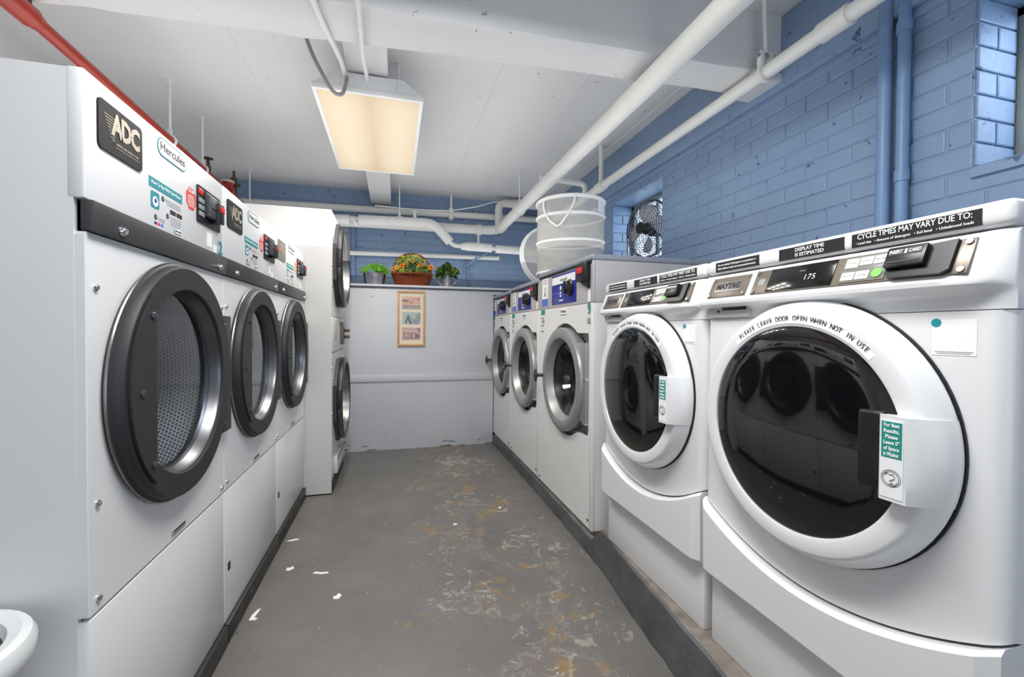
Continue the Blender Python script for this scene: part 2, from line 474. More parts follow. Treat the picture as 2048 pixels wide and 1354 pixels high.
# ---- brick walls: backing with recessed joints, each brick a part
BH, BL, JT = 0.0815, 0.222, 0.007
BRICK_CACHE = {}
def brick_mesh(length, var):
    key = (round(length / 0.01), var)
    if key in BRICK_CACHE: return BRICK_CACHE[key]
    rnd = random.Random(var * 91 + key[0])
    L = key[0] * 0.01 - JT; H = BH - JT; d = 0.009
    bm = bmesh.new(); c = 0.003
    j = lambda s: rnd.uniform(-s, s)
    back = [bm.verts.new((d, y, z)) for y, z in ((-L / 2, -H / 2), (L / 2, -H / 2), (L / 2, H / 2), (-L / 2, H / 2))]
    mid = [bm.verts.new((0.0022, v.co.y, v.co.z)) for v in back]
    fr = []
    for v in back:
        sy, sz = (1 if v.co.y > 0 else -1), (1 if v.co.z > 0 else -1)
        fr.append(bm.verts.new((j(0.0005), v.co.y - sy * (c + abs(j(0.002))), v.co.z - sz * (c + abs(j(0.002))))))
    for a, b in ((back, mid), (mid, fr)):
        for i in range(4):
            k = (i + 1) % 4; bm.faces.new((a[i], a[k], b[k], b[i]))
    bm.faces.new(fr)
    bmesh.ops.recalc_face_normals(bm, faces=bm.faces[:])
    for f in bm.faces: f.normal_update()
    if fr[0].link_faces and sum((f.normal.x for f in bm.faces if len(set(f.verts) & set(fr)) == 4)) > 0:
        bmesh.ops.reverse_faces(bm, faces=bm.faces[:])
    me = bpy.data.meshes.new('brick'); bm.to_mesh(me); bm.free(); me.materials.append(BLUE)
    BRICK_CACHE[key] = me
    return me
def lay(parent, a0, a1, z0, z1, place, holes=(), rng=None, limit=300):
    """courses of bricks along a; place(a, z) -> (location, rotz); holes: (a0,a1,z0,z1)"""
    row = 0; n = 0
    z = z0
    while z + BH <= z1 + 0.002:
        zc = z + BH / 2
        a = a0 - (BL / 2 if row % 2 else 0.0)
        while a < a1 - 0.02:
            s, e = max(a, a0), min(a + BL, a1)
            segs = [(s, e)]
            for (h0, h1, k0, k1) in holes:
                if zc > k0 - 0.01 and zc < k1 + 0.01:
                    ns = []
                    for s_, e_ in segs:
                        if h1 <= s_ or h0 >= e_: ns.append((s_, e_)); continue
                        if h0 > s_: ns.append((s_, h0))
                        if h1 < e_: ns.append((h1, e_))
                    segs = ns
            for s_, e_ in segs:
                if e_ - s_ < 0.035 or n >= limit: continue
                o = bpy.data.objects.new('brick', brick_mesh(e_ - s_, random.randrange(5)))
                COL.objects.link(o); o.parent = parent
                loc, rz = place((s_ + e_) / 2, zc + random.uniform(-0.0012, 0.0012))
                o.location = loc; o.rotation_euler = (random.uniform(-0.004, 0.004), random.uniform(-0.006, 0.006), rz); n += 1
            a += BL
        z += BH; row += 1
    return n

W1 = (2.82, 3.58, 1.79, 2.36)     # window with the fan: y0,y1,z0,z1
W2 = (0.25, 1.03, 1.79, 2.36)     # window nearest the camera
bm = bmesh.new()
xb = XR + 0.0045; xo = XR + 0.25
def wallpiece(y0, y1, z0, z1): box(bm, xb, xo, y0, y1, z0, z1)
wallpiece(YF, YB + 0.3, 0, 1.79); wallpiece(YF, YB + 0.3, 2.36, ZC)
wallpiece(YF, W2[0], 1.79, 2.36); wallpiece(W2[1], W1[0], 1.79, 2.36); wallpiece(W1[1], YB + 0.3, 1.79, 2.36)
wr = structure(finish('wall_right', bm, BLUE, None, 0), 'blue painted brick wall behind the washers')
nb = lay(wr, 0.55, YB - 0.01, 1.2965, 2.44, lambda a, z: ((XR, a, z), 0.0), [W1, W2])
# jamb bricks in the two window recesses (faces turned to the camera)
for (w, dep) in ((W1, 0.2), (W2, 0.2)):
    z = w[2]; k = 0
    while z + BH <= w[3] + 0.01:
        parts = [(0.0, 0.2)] if k % 2 == 0 else [(0.0, 0.1), (0.1, 0.2)]
        for s_, e_ in parts:
            o = bpy.data.objects.new('brick', brick_mesh(e_ - s_, random.randrange(5))); COL.objects.link(o); o.parent = wr
            o.location = (XR + 0.004 + (s_ + e_) / 2, w[1] - 0.008, z + BH / 2); o.rotation_euler = (0, 0, PI / 2)
        z += BH; k += 1
B().box(XR - 0.035, XR + 0.02, YF, YB, 2.445, ZC, 0.006).done('spandrel_beam', BLUE, wr)
B().box(XR - 0.012, XR + 0.02, YF, YB, 2.405, 2.445, 0.004).done('spandrel_ledge', BLUE, wr)
for w in (W1, W2):   # sloping sills
    bm = bmesh.new()
    prof = [(XR - 0.012, 1.782), (XR + 0.28, 1.80), (XR + 0.28, 1.75), (XR - 0.012, 1.75)]
    a = [bm.verts.new((x, w[0], z)) for x, z in prof]; b = [bm.verts.new((x, w[1], z)) for x, z in prof]
    bm.faces.new(a); bm.faces.new(b[::-1])
    for i in range(4): bm.faces.new((a[i], a[(i + 1) % 4], b[(i + 1) % 4], b[i]))
    finish('window_sill', bm, BLUE, wr)

bm = bmesh.new(); box(bm, XL - 0.3, XR + 0.3, YB + 0.0045, YB + 0.3, 0, ZC)
wb = structure(finish('wall_back', bm, BLUE, None, 0), 'blue painted brick wall beyond the partition')
lay(wb, -1.75, XR - 0.04, 1.5, ZC, lambda a, z: ((a, YB, z), PI / 2))
structure(B().box(XL - 0.25, XL, YF, YB + 0.3, 0, ZC).done('wall_left', CEIL), 'white painted wall behind the dryers')
# the room opens to the corridor behind the camera: two wall stubs and a lintel around the doorway
wf = structure(B().box(XL - 0.25, -1.3, YF - 0.2, YF, 0, ZC).box(1.5, XR + 0.3, YF - 0.2, YF, 0, ZC).box(-1.3, 1.5, YF - 0.2, YF, 2.7, ZC).done('wall_front', CEIL), 'white wall with wide doorway behind the viewer')

# windows
def window(name, w, label):
    bm = bmesh.new(); x0, x1 = XR + 0.205, XR + 0.245
    f = 0.035
    box(bm, x0, x1, w[0], w[1], w[2] + 0.01, w[2] + 0.01 + f, 0.004); box(bm, x0, x1, w[0], w[1], w[3] - f, w[3], 0.004)
    box(bm, x0, x1, w[0], w[0] + f, w[2], w[3], 0.004); box(bm, x0, x1, w[1] - f, w[1], w[2], w[3], 0.004)
    box(bm, x0 + 0.005, x1 - 0.005, (w[0] + w[1]) / 2 - 0.012, (w[0] + w[1]) / 2 + 0.012, w[2], w[3], 0.003)
    root = structure(finish(name, bm, mat('grey_green_window_frame', C(150, 158, 152), 0.5)), label)
    mid = (w[0] + w[1]) / 2
    for a, b in ((w[0] + f, mid - 0.012), (mid + 0.012, w[1] - f)):
        B().box(x0 + 0.016, x0 + 0.022, a, b, w[2] + f, w[3] - f).done('pane', PANE, root)
    return root
window('window_1', W1, 'small basement window behind the fan')
window('window_2', W2, 'small basement window in the deep brick recess nearest the camera')

# low partition under the planters
part = structure(B().box(-1.55, 1.037, 4.6, 4.7, 0, 1.655, 0.002).box(1.037, 1.75, 4.6, 4.7, 1.612, 1.655).done('wall_partition', PANEL), 'pale grey half-height partition with picture and shelf')
B().box(-1.55, 1.75, 4.575, 5.0, 1.662, 1.685, 0.004).done('shelf_cap', mat('white_shelf_paint', C(214, 218, 226), 0.4, var=0.02), part)
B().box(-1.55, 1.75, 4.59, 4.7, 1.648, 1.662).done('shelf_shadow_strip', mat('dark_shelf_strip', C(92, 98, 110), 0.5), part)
B().box(-1.55, 1.037, 4.585, 4.6, 0.70, 0.768, 0.004).done('rail', PANEL, part)

# curb the washers stand on
bm = bmesh.new(); bt = bmesh.new(); prev = None; pt = None
def curb_front(y): return 0.95 + 0.085 * (y - 1.2) if y < 2.0 else (1.018 + min(1, (y - 2.0) / 0.5) * 0.018)
def curb_h(y): return 0.205 if y < 2.03 else (0.205 - min(1, (y - 2.03) / 0.1) * 0.105)
ys = [-0.6 + 0.08 * i for i in range(33)] + [2.04, 2.07, 2.10, 2.14] + [2.2 + 0.1 * i for i in range(25)]
for y in ys:
    xf_ = curb_front(y) + random.uniform(-0.006, 0.006); h = curb_h(y); xt = xf_ + random.uniform(0.0, 0.008)
    r = [bm.verts.new(p) for p in ((xf_, y, 0), (xf_ + random.uniform(-0.003, 0.004), y, h * 0.5), (xt, y, h - 0.006), (xt + 0.012, y, h - 0.001))]
    q = [bt.verts.new(p) for p in ((xt + 0.012, y, h - 0.001), (xt + 0.03, y, h), (1.9, y, h))]
    if prev:
        for i in range(3): bm.faces.new((prev[i], prev[i + 1], r[i + 1], r[i]))
        for i in range(2): bt.faces.new((pt[i], pt[i + 1], q[i + 1], q[i]))
    prev, pt = r, q
curb = structure(finish('trim_1', bm, CURB), 'dark grey painted concrete curb under the washers')
finish('curb_top', bt, CURBT, curb)
# ================================================================ DRYERS (left row)
def screw(b, x, y, z, r=0.009, depth=0.006):
    b.lathe((x, y, z), [(r, 0), (r, -depth * 0.4), (r * 0.7, -depth * 0.85), (0.0005, -depth)], n=12)
SCREWS = {}
def screws(parent, pts, m, r=0.009, depth=0.006):
    """each screw is a part of its own; alike screws share a mesh"""
    key = (round(r, 4), round(depth, 4), m.name)
    if key not in SCREWS:
        b = B(); screw(b, 0, 0, 0, r, depth); b.bm.verts.ensure_lookup_table()
        o = b.done('screw', m); SCREWS[key] = o.data; bpy.data.objects.remove(o)
    for p in pts:
        o = bpy.data.objects.new('screw', SCREWS[key]); COL.objects.link(o); o.parent = parent; o.location = p
def shell(b, W, D, H, z0, t=0.012, y0=0.02, front=None):
    b.box(0, t, y0, D, z0, H).box(W - t, W, y0, D, z0, H).box(t, W - t, y0, D, H - t, H).box(t, W - t, D - t, D, z0, H - t).box(t, W - t, y0, D - t, z0, z0 + t)
def uv_drum(name, parent, c, r, y0, y1, m):
    """cylinder wall + back disc with metric uv for the hole pattern"""
    bm = bmesh.new(); uvl = bm.loops.layers.uv.new('UVMap'); n = 64
    A = [bm.verts.new((c[0] + r * math.cos(2 * PI * i / n), y0, c[1] + r * math.sin(2 * PI * i / n))) for i in range(n)]
    Bv = [bm.verts.new((c[0] + r * math.cos(2 * PI * i / n), y1, c[1] + r * math.sin(2 * PI * i / n))) for i in range(n)]
    for i in range(n):
        j = (i + 1) % n; f = bm.faces.new((A[i], A[j], Bv[j], Bv[i])); s = 2 * PI * r / n
        for lp, q in zip(f.loops, ((i * s, y0), ((i + 1) * s, y0), ((i + 1) * s, y1), (i * s, y1))): lp[uvl].uv = q
        f.smooth = True
    f = bm.faces.new(Bv)
    for lp in f.loops: lp[uvl].uv = (lp.vert.co.x, lp.vert.co.z)
    me = bpy.data.meshes.new(name); bm.to_mesh(me); bm.free(); me.materials.append(m)
    o = bpy.data.objects.new(name, me); COL.objects.link(o); o.parent = parent
    return o
def hercules(parent, x, z, w, y=-0.0006, h=None):
    h = h or w * 0.36
    b = B(); b.prism(rrect(x - w / 2, x + w / 2, z - h / 2, z + h / 2, h * 0.48, 6), y - 0.0008, y)
    s = b.done('brand_sticker', TEAL, parent, 'oval white brand sticker with teal outline')
    B().prism(rrect(x - w / 2 + h * .07, x + w / 2 - h * .07, z - h / 2 + h * .07, z + h / 2 - h * .07, h * 0.40, 6), y - 0.0012, y - 0.0004).done('sticker_face', PAPER, s)
    text(s, 'Hercules', h * 0.62, INK, x, z + h * 0.02, y - 0.0015, width=w * 0.84, bold=0.01)
    return s

ADC_W, ADC_H = 0.768, 1.766
def adc_dryer(y0, label, number=None, plate_mat=None, faded=False):
    W, H, D = ADC_W - 0.003, ADC_H, 1.1
    t = thing('tumble_dryer', label, 'dryer', (-0.63, y0 + 0.0015, 0), PI / 2, 'white dryers in the left row')
    b = B(); shell(b, W, D, H, 0.02); b.box(0.0004, 0.012, 0.0015, 0.02, 0.60, 1.42).done('cabinet', WHITE, t)
    B().box(0.002, W - 0.002, -0.014, 0.05, 0.0, 0.076, 0.003).done('kick_plate', KICK, t, 'scuffed black kick plate')
    lp = B().box(0.003, W - 0.003, 0.0, 0.022, 0.08, 0.590, 0.004).done('lower_panel', WHITE, t)
    B().box(0.035, 0.055, -0.003, 0.004, 0.27, 0.30).done('latch_hole', BLACK, lp)
    cx, cz = 0.384, 1.068
    b = B(); b.plate(0.003, W - 0.003, 0.598, 1.426, 0.0, 0.022, (cx, cz), lambda a: 0.275)
    fp = b.done('front_panel', WHITE, t)
    screws(fp, [(sx, 0.0, sz) for sx, sz in ((0.03, 1.31), (0.03, 0.835), (0.03, 0.625), (W - 0.02, 1.30), (W - 0.02, 0.62))], CHROME, 0.008, 0.007)
    b = B().box(0.36, 0.44, -0.004, 0.002, 0.612, 0.626, 0.0015); b.done('pull_slot', GREYINK, fp)
    B().box(0.365, 0.435, -0.0045, -0.001, 0.620, 0.6245).done('slot_shadow', INK, fp)
    # trim strip and upper panel
    tr = B().box(0.002, W - 0.002, -0.014, 0.01, 1.428, 1.494, 0.003).done('trim_strip', DARKTRIM, t, 'charcoal metal strip')
    screws(tr, [(0.10, -0.014, 1.448), (W - 0.07, -0.014, 1.448)], CHROME, 0.011, 0.012)
    up = B().box(-0.0012, W + 0.0008, 0.0, 0.03, 1.496, H + 0.003, 0.004).done('upper_panel', WHITE, t)
    # logo plate
    pm = plate_mat or mat('black_logo_plate', C(20, 20, 24), 0.5, 0.0, var=0.3, scale=50, spec=0.25)
    lg = B(); lg.prism(rrect(0.040, 0.212, 1.622, 1.732, 0.012), -0.004, 0.0); lg = lg.done('logo_plate', pm, t)
    tm = TAN
    text(lg, 'ADC', 0.068, tm, 0.143, 1.690, -0.0046, width=0.116, bold=0.045, spacing=0.86, shear=-0.0)
    b = B()
    for i in range(9): b.box(0.058 + i * 0.0034, 0.100 - i * 0.0003, -0.0046, -0.0042, 1.703 - i * 0.0062, 1.7045 - i * 0.0062)
    b.box(0.10, 0.198, -0.0046, -0.0042, 1.642, 1.6432)
    b.done('logo_stripes', tm, lg)
    text(lg, 'AMERICAN DRYER CORP.', 0.0088, tm, 0.148, 1.650, -0.0046, width=0.094)
    hercules(t, 0.380, 1.731, 0.172, h=0.052)
    # how-to-pay sheet
    sh = B(); sh.box(0.249, 0.437, -0.0008, 0, 1.603, 1.630); sh = sh.done('pay_banner', TEAL, t, 'teal how-to-pay banner sticker')
    text(sh, 'How To Pay With Your Phone', 0.013, PAPER, 0.343, 1.6175, -0.0012, width=0.165, bold=0.02)
    ic = B(); ic.prism(rrect(0.258, 0.302, 1.549, 1.594, 0.007), -0.0008, 0); ic = ic.done('app_icon', TEAL, t)
    B().lathe((0.281, -0.0008, 1.568), [(0.014, 0), (0.014, -0.0005), (0.0005, -0.0006)], n=20).done('icon_disc', PAPER, ic)
    B().lathe((0.281, -0.0013, 1.570), [(0.006, 0), (0.006, -0.0005), (0.0005, -0.0006)], n=14).done('icon_dot', BLUEP, ic)
    fine = B()
    for x0, x1, z in ((0.335, 0.425, 1.590), (0.335, 0.43, 1.584), (0.345, 0.43, 1.578), (0.30, 0.335, 1.527), (0.30, 0.33, 1.521), (0.365, 0.43, 1.547), (0.365, 0.43, 1.540), (0.365, 0.43, 1.533), (0.365, 0.42, 1.526)):
        fine.box(x0, x1, -0.0006, 0, z - 0.0010, z + 0.0010)
    fine.done('fine_print', GREYINK, t)
    for x in (0.363, 0.402): B().prism(rrect(x, x + 0.034, 1.5555, 1.568, 0.002), -0.0006, 0).done('store_badge', INK, t)
    for s, x, z in (('1', 0.322, 1.587), ('2', 0.283, 1.527), ('3', 0.348, 1.545)):
        d = B(); d.lathe((x, -0.0006, z), [(0.0075, 0), (0.0075, -0.0003), (0.0003, -0.0004)], n=16); d = d.done('step_mark', INK, t)
        text(d, s, 0.010, PAPER, x, z, -0.0012)
    for i, m_ in enumerate((BLUEP, REDP, BLUEL)): B().box(0.276 + i * 0.017, 0.289 + i * 0.017, -0.0006, 0, 1.507, 1.514).done('card_logo', m_, t)
    hercules(t, 0.408, 1.513, 0.044, h=0.016)
    # stop octagon
    oc = B(); oc.prism([(0.499 + 0.0365 * math.cos(PI / 8 + i * PI / 4), 1.638 + 0.0375 * math.sin(PI / 8 + i * PI / 4)) for i in range(8)], -0.0008, 0)
    oc = oc.done('stop_sticker', mat('faded_orange_print', C(235, 130, 92), 0.5) if faded else REDP, t)
    text(oc, 'STOP', 0.017, PAPER, 0.499, 1.661, -0.0012, bold=0.02)
    b = B()
    for i in range(6): b.box(0.474 + (0.006 if i in (0, 5) else 0), 0.524 - (0.006 if i in (0, 5) else 0), -0.0012, -0.0008, 1.646 - i * 0.0065, 1.6484 - i * 0.0065)
    b.done('sticker_lines', PAPER, oc)
    # card control
    cp = B(); cp.prism(rrect(0.538, 0.728, 1.578, 1.700, 0.006), -0.005, 0); cp = cp.done('control_plate', BLACK, t)
    B().box(0.543, 0.578, -0.0075, -0.004, 1.672, 1.690, 0.001).done('red_display', REDL, cp)
    for k in range(3):
        B().box(0.544, 0.584, -0.0085, -0.004, 1.643 - k * 0.022, 1.659 - k * 0.022, 0.0015).done('button', GREYINK, cp)
    rd = B().box(0.590, 0.650, -0.024, -0.004, 1.606, 1.678, 0.004).box(0.590, 0.705, -0.012, -0.004, 1.672, 1.690, 0.003).done('card_reader', mat('charcoal_reader', C(66, 68, 74), 0.45), cp)
    B().box(0.598, 0.636, -0.027, -0.022, 1.640, 1.6425).done('card_slot', CHROME, rd)
    B().box(0.642, 0.686, -0.034, -0.006, 1.598, 1.668, 0.004).done('reader_head', BLACK, rd)
    B().box(0.647, 0.681, -0.037, -0.032, 1.637, 1.656, 0.001).done('red_display', REDL, rd)
    # stickers under the control
    st = B().box(0.622, 0.664, -0.0006, 0, 1.512, 1.560).box(0.676, 0.706, -0.0006, 0, 1.500, 1.526).done('blank_sticker', PAPER, t)
    if number: text(t, number, 0.066, TEAL, 0.742, 1.522, -0.0012, width=0.036, bold=0.03, name='number_sticker')
    # door
    b = B()
    b.lathe((cx, 0, cz), [(0.337, 0.0), (0.343, -0.006), (0.343, -0.016), (0.337, -0.020), (0.335, -0.034), (0.330, -0.040), (0.270, -0.040), (0.266, -0.036), (0.265, -0.02)], n=80)
    dr = b.done('door', RINGB, t, 'round black dryer door')
    B().lathe((cx, 0, cz), [(0.3435, -0.0075), (0.3450, -0.0105), (0.3435, -0.0135)], n=80).done('door_rim', STEEL, dr)
    B().lathe((cx, 0, cz), [(0.2655, -0.030), (0.262, -0.018), (0.250, 0.0), (0.247, 0.008)], n=80).done('door_throat', DSTEEL, dr)
    B().lathe((cx, 0, cz), [(0.251, -0.002), (0.0005, -0.003)], n=64).done('door_glass', DOORGLASS, dr)
    # chord plate over the latch side
    a0 = math.acos(-0.205 / 0.318)
    poly = [(cx + 0.318 * math.cos(a0 + (2 * PI - 2 * a0) * i / 20), cz + 0.318 * math.sin(a0 + (2 * PI - 2 * a0) * i / 20)) for i in range(21)]
    pl = B(); pl.prism(poly, -0.0475, -0.041); pl = pl.done('latch_plate', RINGB, dr)
    screws(dr, [(cx + px, -0.0475, cz + pz) for px, pz in ((-0.222, 0.185), (-0.272, -0.005), (-0.222, -0.19))], DSTEEL, 0.010, 0.006)
    # hinge
    hg = B().box(0.672, 0.757, -0.030, 0.0, 0.842, 1.270, 0.003).done('hinge', DARKTRIM, t)
    screws(hg, [(0.687, -0.030, z) for z in (0.875, 1.055, 1.235)], DSTEEL, 0.007, 0.006)
    # tumbler
    uv_drum('drum', t, (cx, cz), 0.345, 0.030, 0.72, PERF)
    B().lathe((cx, 0, cz), [(0.347, 0.030), (0.345, 0.026), (0.25, 0.0235)], n=64).done('drum_front', BLACK, t)
    for k in range(3):
        a = math.radians(-78 + 120 * k); m_ = Matrix.Translation((cx, 0, cz)) @ Matrix.Rotation(-a, 4, 'Y')
        B().box(0.275, 0.345, 0.035, 0.71, -0.022, 0.022, 0.006, m=m_).done('drum_baffle', mat('grey_baffle', C(120, 130, 142), 0.4, 0.3), t)
    return t
adc_dryer(1.125, 'white tumble dryer numbered 2, nearest the camera in the left row', '2')
adc_dryer(1.893, 'white tumble dryer with black logo plate, middle one of the three with trim strips')
adc_dryer(2.661, 'white tumble dryer with grey logo plate, standing against the tall stacked dryer', None, mat('grey_logo_plate', C(142, 138, 132), 0.35, 0.4), True)

def stacked_dryer():
    W, H, D = 0.775, 2.105, 1.15
    t = thing('stacked_dryer', 'tall white stacked dryer with two round doors before the partition', 'dryer', (-0.446, 3.445, 0), PI / 2)
    b = B(); shell(b, W, D, H, 0.01, y0=0.0)
    b.done('cabinet', OFFWHITE, t)
    B().box(0.012, W, -0.004, 0.03, 0.0, 0.10).done('kick_plate', KICK, t)
    cx = 0.39
    B().box(0.003, W - 0.003, -0.002, 0.02, 0.104, 0.262, 0.003).done('lower_panel', OFFWHITE, t)
    dw = B().box(0.10, 0.62, -0.03, -0.002, 0.125, 0.245, 0.004).done('lint_drawer', OFFWHITE, t)
    B().box(0.10, 0.62, -0.033, -0.028, 0.236, 0.243).done('drawer_gap', INK, dw)
    b = B(); b.plate(0.003, W - 0.003, 0.266, 1.05, -0.002, 0.02, (cx, 0.665), lambda a: 0.27); b.done('front_panel', OFFWHITE, t)
    b = B(); b.plate(0.003, W - 0.003, 1.325, 2.10, -0.002, 0.02, (cx, 1.735), lambda a: 0.27); b.done('front_panel', OFFWHITE, t)
    ctl = B().box(0.003, W - 0.003, -0.006, 0.02, 1.054, 1.321, 0.003).done('control_panel', OFFWHITE, t)
    B().box(0.10, 0.26, -0.009, -0.004, 1.14, 1.29, 0.001).done('instruction_plate', mat('grey_plate', C(190, 190, 186), 0.5), ctl)
    rd = B().box(0.50, 0.60, -0.03, -0.004, 1.10, 1.29, 0.003).done('card_reader', mat('olive_grey_reader', C(98, 94, 84), 0.5), ctl)
    for z in (1.205, 1.150): B().box(0.53, 0.58, -0.075, -0.028, z, z + 0.027, 0.004).done('reader_lug', BRASS, rd)
    for cz in (0.665, 1.735):
        b = B()
        n8 = lambda r, y: [(cx + r * math.cos(PI / 8 + i * PI / 4), y, cz + r * math.sin(PI / 8 + i * PI / 4)) for i in range(8)]
        rings = [[b.bm.verts.new(p) for p in n8(r, y)] for r, y in ((0.350, -0.002), (0.352, -0.028), (0.340, -0.032), (0.29, -0.034))]
        for q, w in zip(rings, rings[1:]):
            for i in range(8): b.bm.faces.new((q[i], q[(i + 1) % 8], w[(i + 1) % 8], w[i]))
        dr = b.done('door', DARKTRIM, t, 'round steel-framed dryer door on octagonal plate', smooth=20)
        B().lathe((cx, 0, cz), [(0.325, -0.032), (0.330, -0.040), (0.330, -0.060), (0.320, -0.068), (0.296, -0.070), (0.288, -0.064), (0.286, -0.05)], n=64).done('door_ring', DSTEEL, dr)
        B().lathe((cx, 0, cz), [(0.287, -0.055), (0.270, 0.02), (0.262, 0.07)], n=64).done('door_throat', STEEL, dr)
        B().lathe((cx, 0, cz), [(0.268, 0.045), (0.0005, 0.045)], n=48).done('door_glass', DOORGLASS, dr)
        uv_drum('drum', t, (cx, cz), 0.36, 0.085, 0.75, PERF)
        B().box(cx - 0.34, cx - 0.30, -0.062, -0.03, cz - 0.04, cz + 0.10, 0.004).done('door_handle', BLACK, dr)
    screws(t, [(0.018, -0.002, z) for z in (0.41, 0.60, 0.86, 0.94, 1.55, 1.70, 1.90)], CHROME, 0.008, 0.008)
stacked_dryer()
# ================================================================ SOFT-MOUNT WASHERS (far right row)
def extractor_washer(y_left, W, label, lid_z, number=None, big=False):
    """local x 0..W left to right, front y=0; stands on the low curb"""
    z0, D = 0.10, 0.82
    t = thing('front_load_washer', label, 'washer', (1.045, y_left, 0), -PI / 2, 'washers with grey control panels')
    W -= 0.004
    dz = lid_z - 1.645
    b = B(); b.box(0.0, 0.012, 0.02, D, 0.125, 1.38).box(W - 0.012, W, 0.02, D, 0.125, 1.38).box(0.012, W - 0.012, D - 0.012, D, 0.125, 1.38).box(0.012, W - 0.012, 0.3, D, 0.125, 0.137)
    b.done('cabinet', WHITE, t)
    B().box(0.02, W - 0.004, 0.012, D - 0.05, z0, 0.124).done('base_rail', STEEL, t)
    cx, cz = W * 0.55, 0.92
    hr = W - 0.055
    def opening(a):
        ca, sa = math.cos(a), math.sin(a)
        r = 0.352
        if ca > 0:      # squared-off hinge side
            lim = 1e9
            if abs(ca) > 1e-6: lim = (hr - cx) / ca
            if abs(sa) > 1e-6: lim = min(lim, 0.292 / abs(sa))
            r2 = lim
            return max(min(r, 0.352), 0) if r2 < 0.352 and abs(sa) > 0.85 else r2 if r2 < 0.47 else 0.352
        return r
    b = B(); b.plate(0.002, W - 0.002, 0.125, 1.378, 0.0, 0.02, (cx, cz), opening)
    b.box(W - 0.03, W - 0.0006, -0.004, 0.024, 0.1245, 1.379, 0.004)
    fp = b.done('front_panel', WHITE, t)
    # recess behind the door
    b = B(); b.plate(0.02, W - 0.014, 0.5, 1.33, 0.055, 0.065, (cx, cz), lambda a: 0.262); b.done('door_recess', GREYP, t)
    b = B()
    b.lathe((cx, 0, cz), [(0.300, 0.052), (0.322, 0.035), (0.326, 0.0), (0.326, -0.022), (0.320, -0.034), (0.308, -0.040), (0.268, -0.040), (0.258, -0.036), (0.228, 0.015), (0.222, 0.03)], n=72)
    dr = b.done('door', RINGG, t, 'silver grey round washer door')
    B().lathe((cx, 0, cz), [(0.226, 0.010), (0.214, 0.03), (0.206, 0.07)], n=56).done('door_gasket', BLACK, dr)
    B().lathe((cx, 0, cz), [(0.222, 0.022), (0.17, 0.05), (0.15, 0.10), (0.10, 0.125), (0.0005, 0.13)], n=48).done('door_glass', WGLASS, dr)
    B().lathe((cx, 0, cz), [(0.262, 0.066), (0.262, 0.085), (0.235, 0.09), (0.235, 0.12), (0.29, 0.13), (0.29, 0.40), (0.10, 0.42), (0.0005, 0.41)], n=56).done('drum', mat('polished_drum_steel', C(140, 140, 140), 0.5, 1.0, var=0.1, scale=10), t)
    # hinge block on the right
    hg = B().box(cx + 0.22, hr - 0.004, -0.018, 0.05, cz - 0.215, cz + 0.235, 0.006).done('hinge', RINGG, dr)
    B().box(hr - 0.035, hr - 0.002, -0.022, 0.02, cz + 0.02, cz + 0.04, 0.003).done('hinge_pin', CHROME, hg); B().box(hr - 0.04, hr - 0.002, -0.022, 0.02, cz - 0.225, cz - 0.212, 0.003).done('hinge_pin', CHROME, hg)
    # handle
    hx = cx - 0.300
    b = B(); b.cyl((hx, -0.035, cz - 0.005), (hx - 0.012, -0.082, cz - 0.005), 0.013, 0.011, n=14)
    b.lathe((hx - 0.012, -0.082, cz - 0.005), [(0.012, 0.006), (0.024, 0.002), (0.030, -0.006), (0.027, -0.014), (0.014, -0.020), (0.0005, -0.021)], n=18)
    b.box(hx - 0.024, hx + 0.002, -0.098, -0.084, cz - 0.048, cz + 0.038, 0.006)
    b.done('door_handle', mat('dark_knob', C(56, 54, 52), 0.45), dr)
    # control head
    zt = lid_z - 0.035
    b = B(); b.box(0.0, W, 0.004, D, 1.382, zt, 0.003); b.box(0.0, 0.012, -0.002, 0.01, 1.382, zt).box(W - 0.018, W, -0.004, 0.01, 1.382, zt, 0.002)
    ch = b.done('control_head', GREYP, t)
    B().box(-0.0, W, -0.010, D + 0.01, zt, lid_z, 0.012, 3).done('lid', GREYL, t)
    B().box(0.004, W - 0.02, -0.006, 0.006, zt - 0.006, zt + 0.001).done('lid_gap', INK, ch)
    k = W / 0.915; f = lambda z: 1.385 + (z - 1.385) * (zt - 1.385) / 0.225
    st = B().box(0.055 * k, 0.175 * k, 0.0028, 0.0042, f(1.402), f(1.600)).done('instruction_sticker', PAPER, ch)
    B().box(0.055 * k, 0.175 * k, 0.0020, 0.0030, f(1.402), f(1.452)).done('sticker_foot', BLUEL, st)
    b = B(); b.lathe((0.115 * k, 0.0028, f(1.515)), [(0.022, 0), (0.022, -0.0006), (0.014, -0.0006), (0.014, 0)], n=20)
    for z in (1.585, 1.572, 1.559): b.box(0.075 * k, 0.155 * k, 0.002, 0.003, f(z) - 0.002, f(z) + 0.002)
    b.box(0.095 * k, 0.135 * k, 0.002, 0.003, f(1.47), f(1.492))
    b.done('sticker_print', GREYINK, st)
    bp = B(); bp.box(0.262 * k, 0.672 * k, 0.0, 0.0045, f(1.400), f(1.592), 0.001); bp = bp.done('program_panel', BLUEP, ch, 'blue program panel')
    B().box(0.272 * k, 0.662 * k, -0.0012, 0.001, f(1.530), f(1.580)).done('brand_strip', PAPER, bp)
    text(bp, 'wascomat', 0.030, INK, 0.475 * k, f(1.555), -0.0018, shear=0.2)
    sw = bmesh.new(); tube(sw, [((0.272 + 0.03 * i) * k, -0.0008, f(1.462) + 0.010 * math.sin(i * 0.6)) for i in range(8)], 0.004, 6); finish('panel_swoosh', sw, BLUEL, bp)
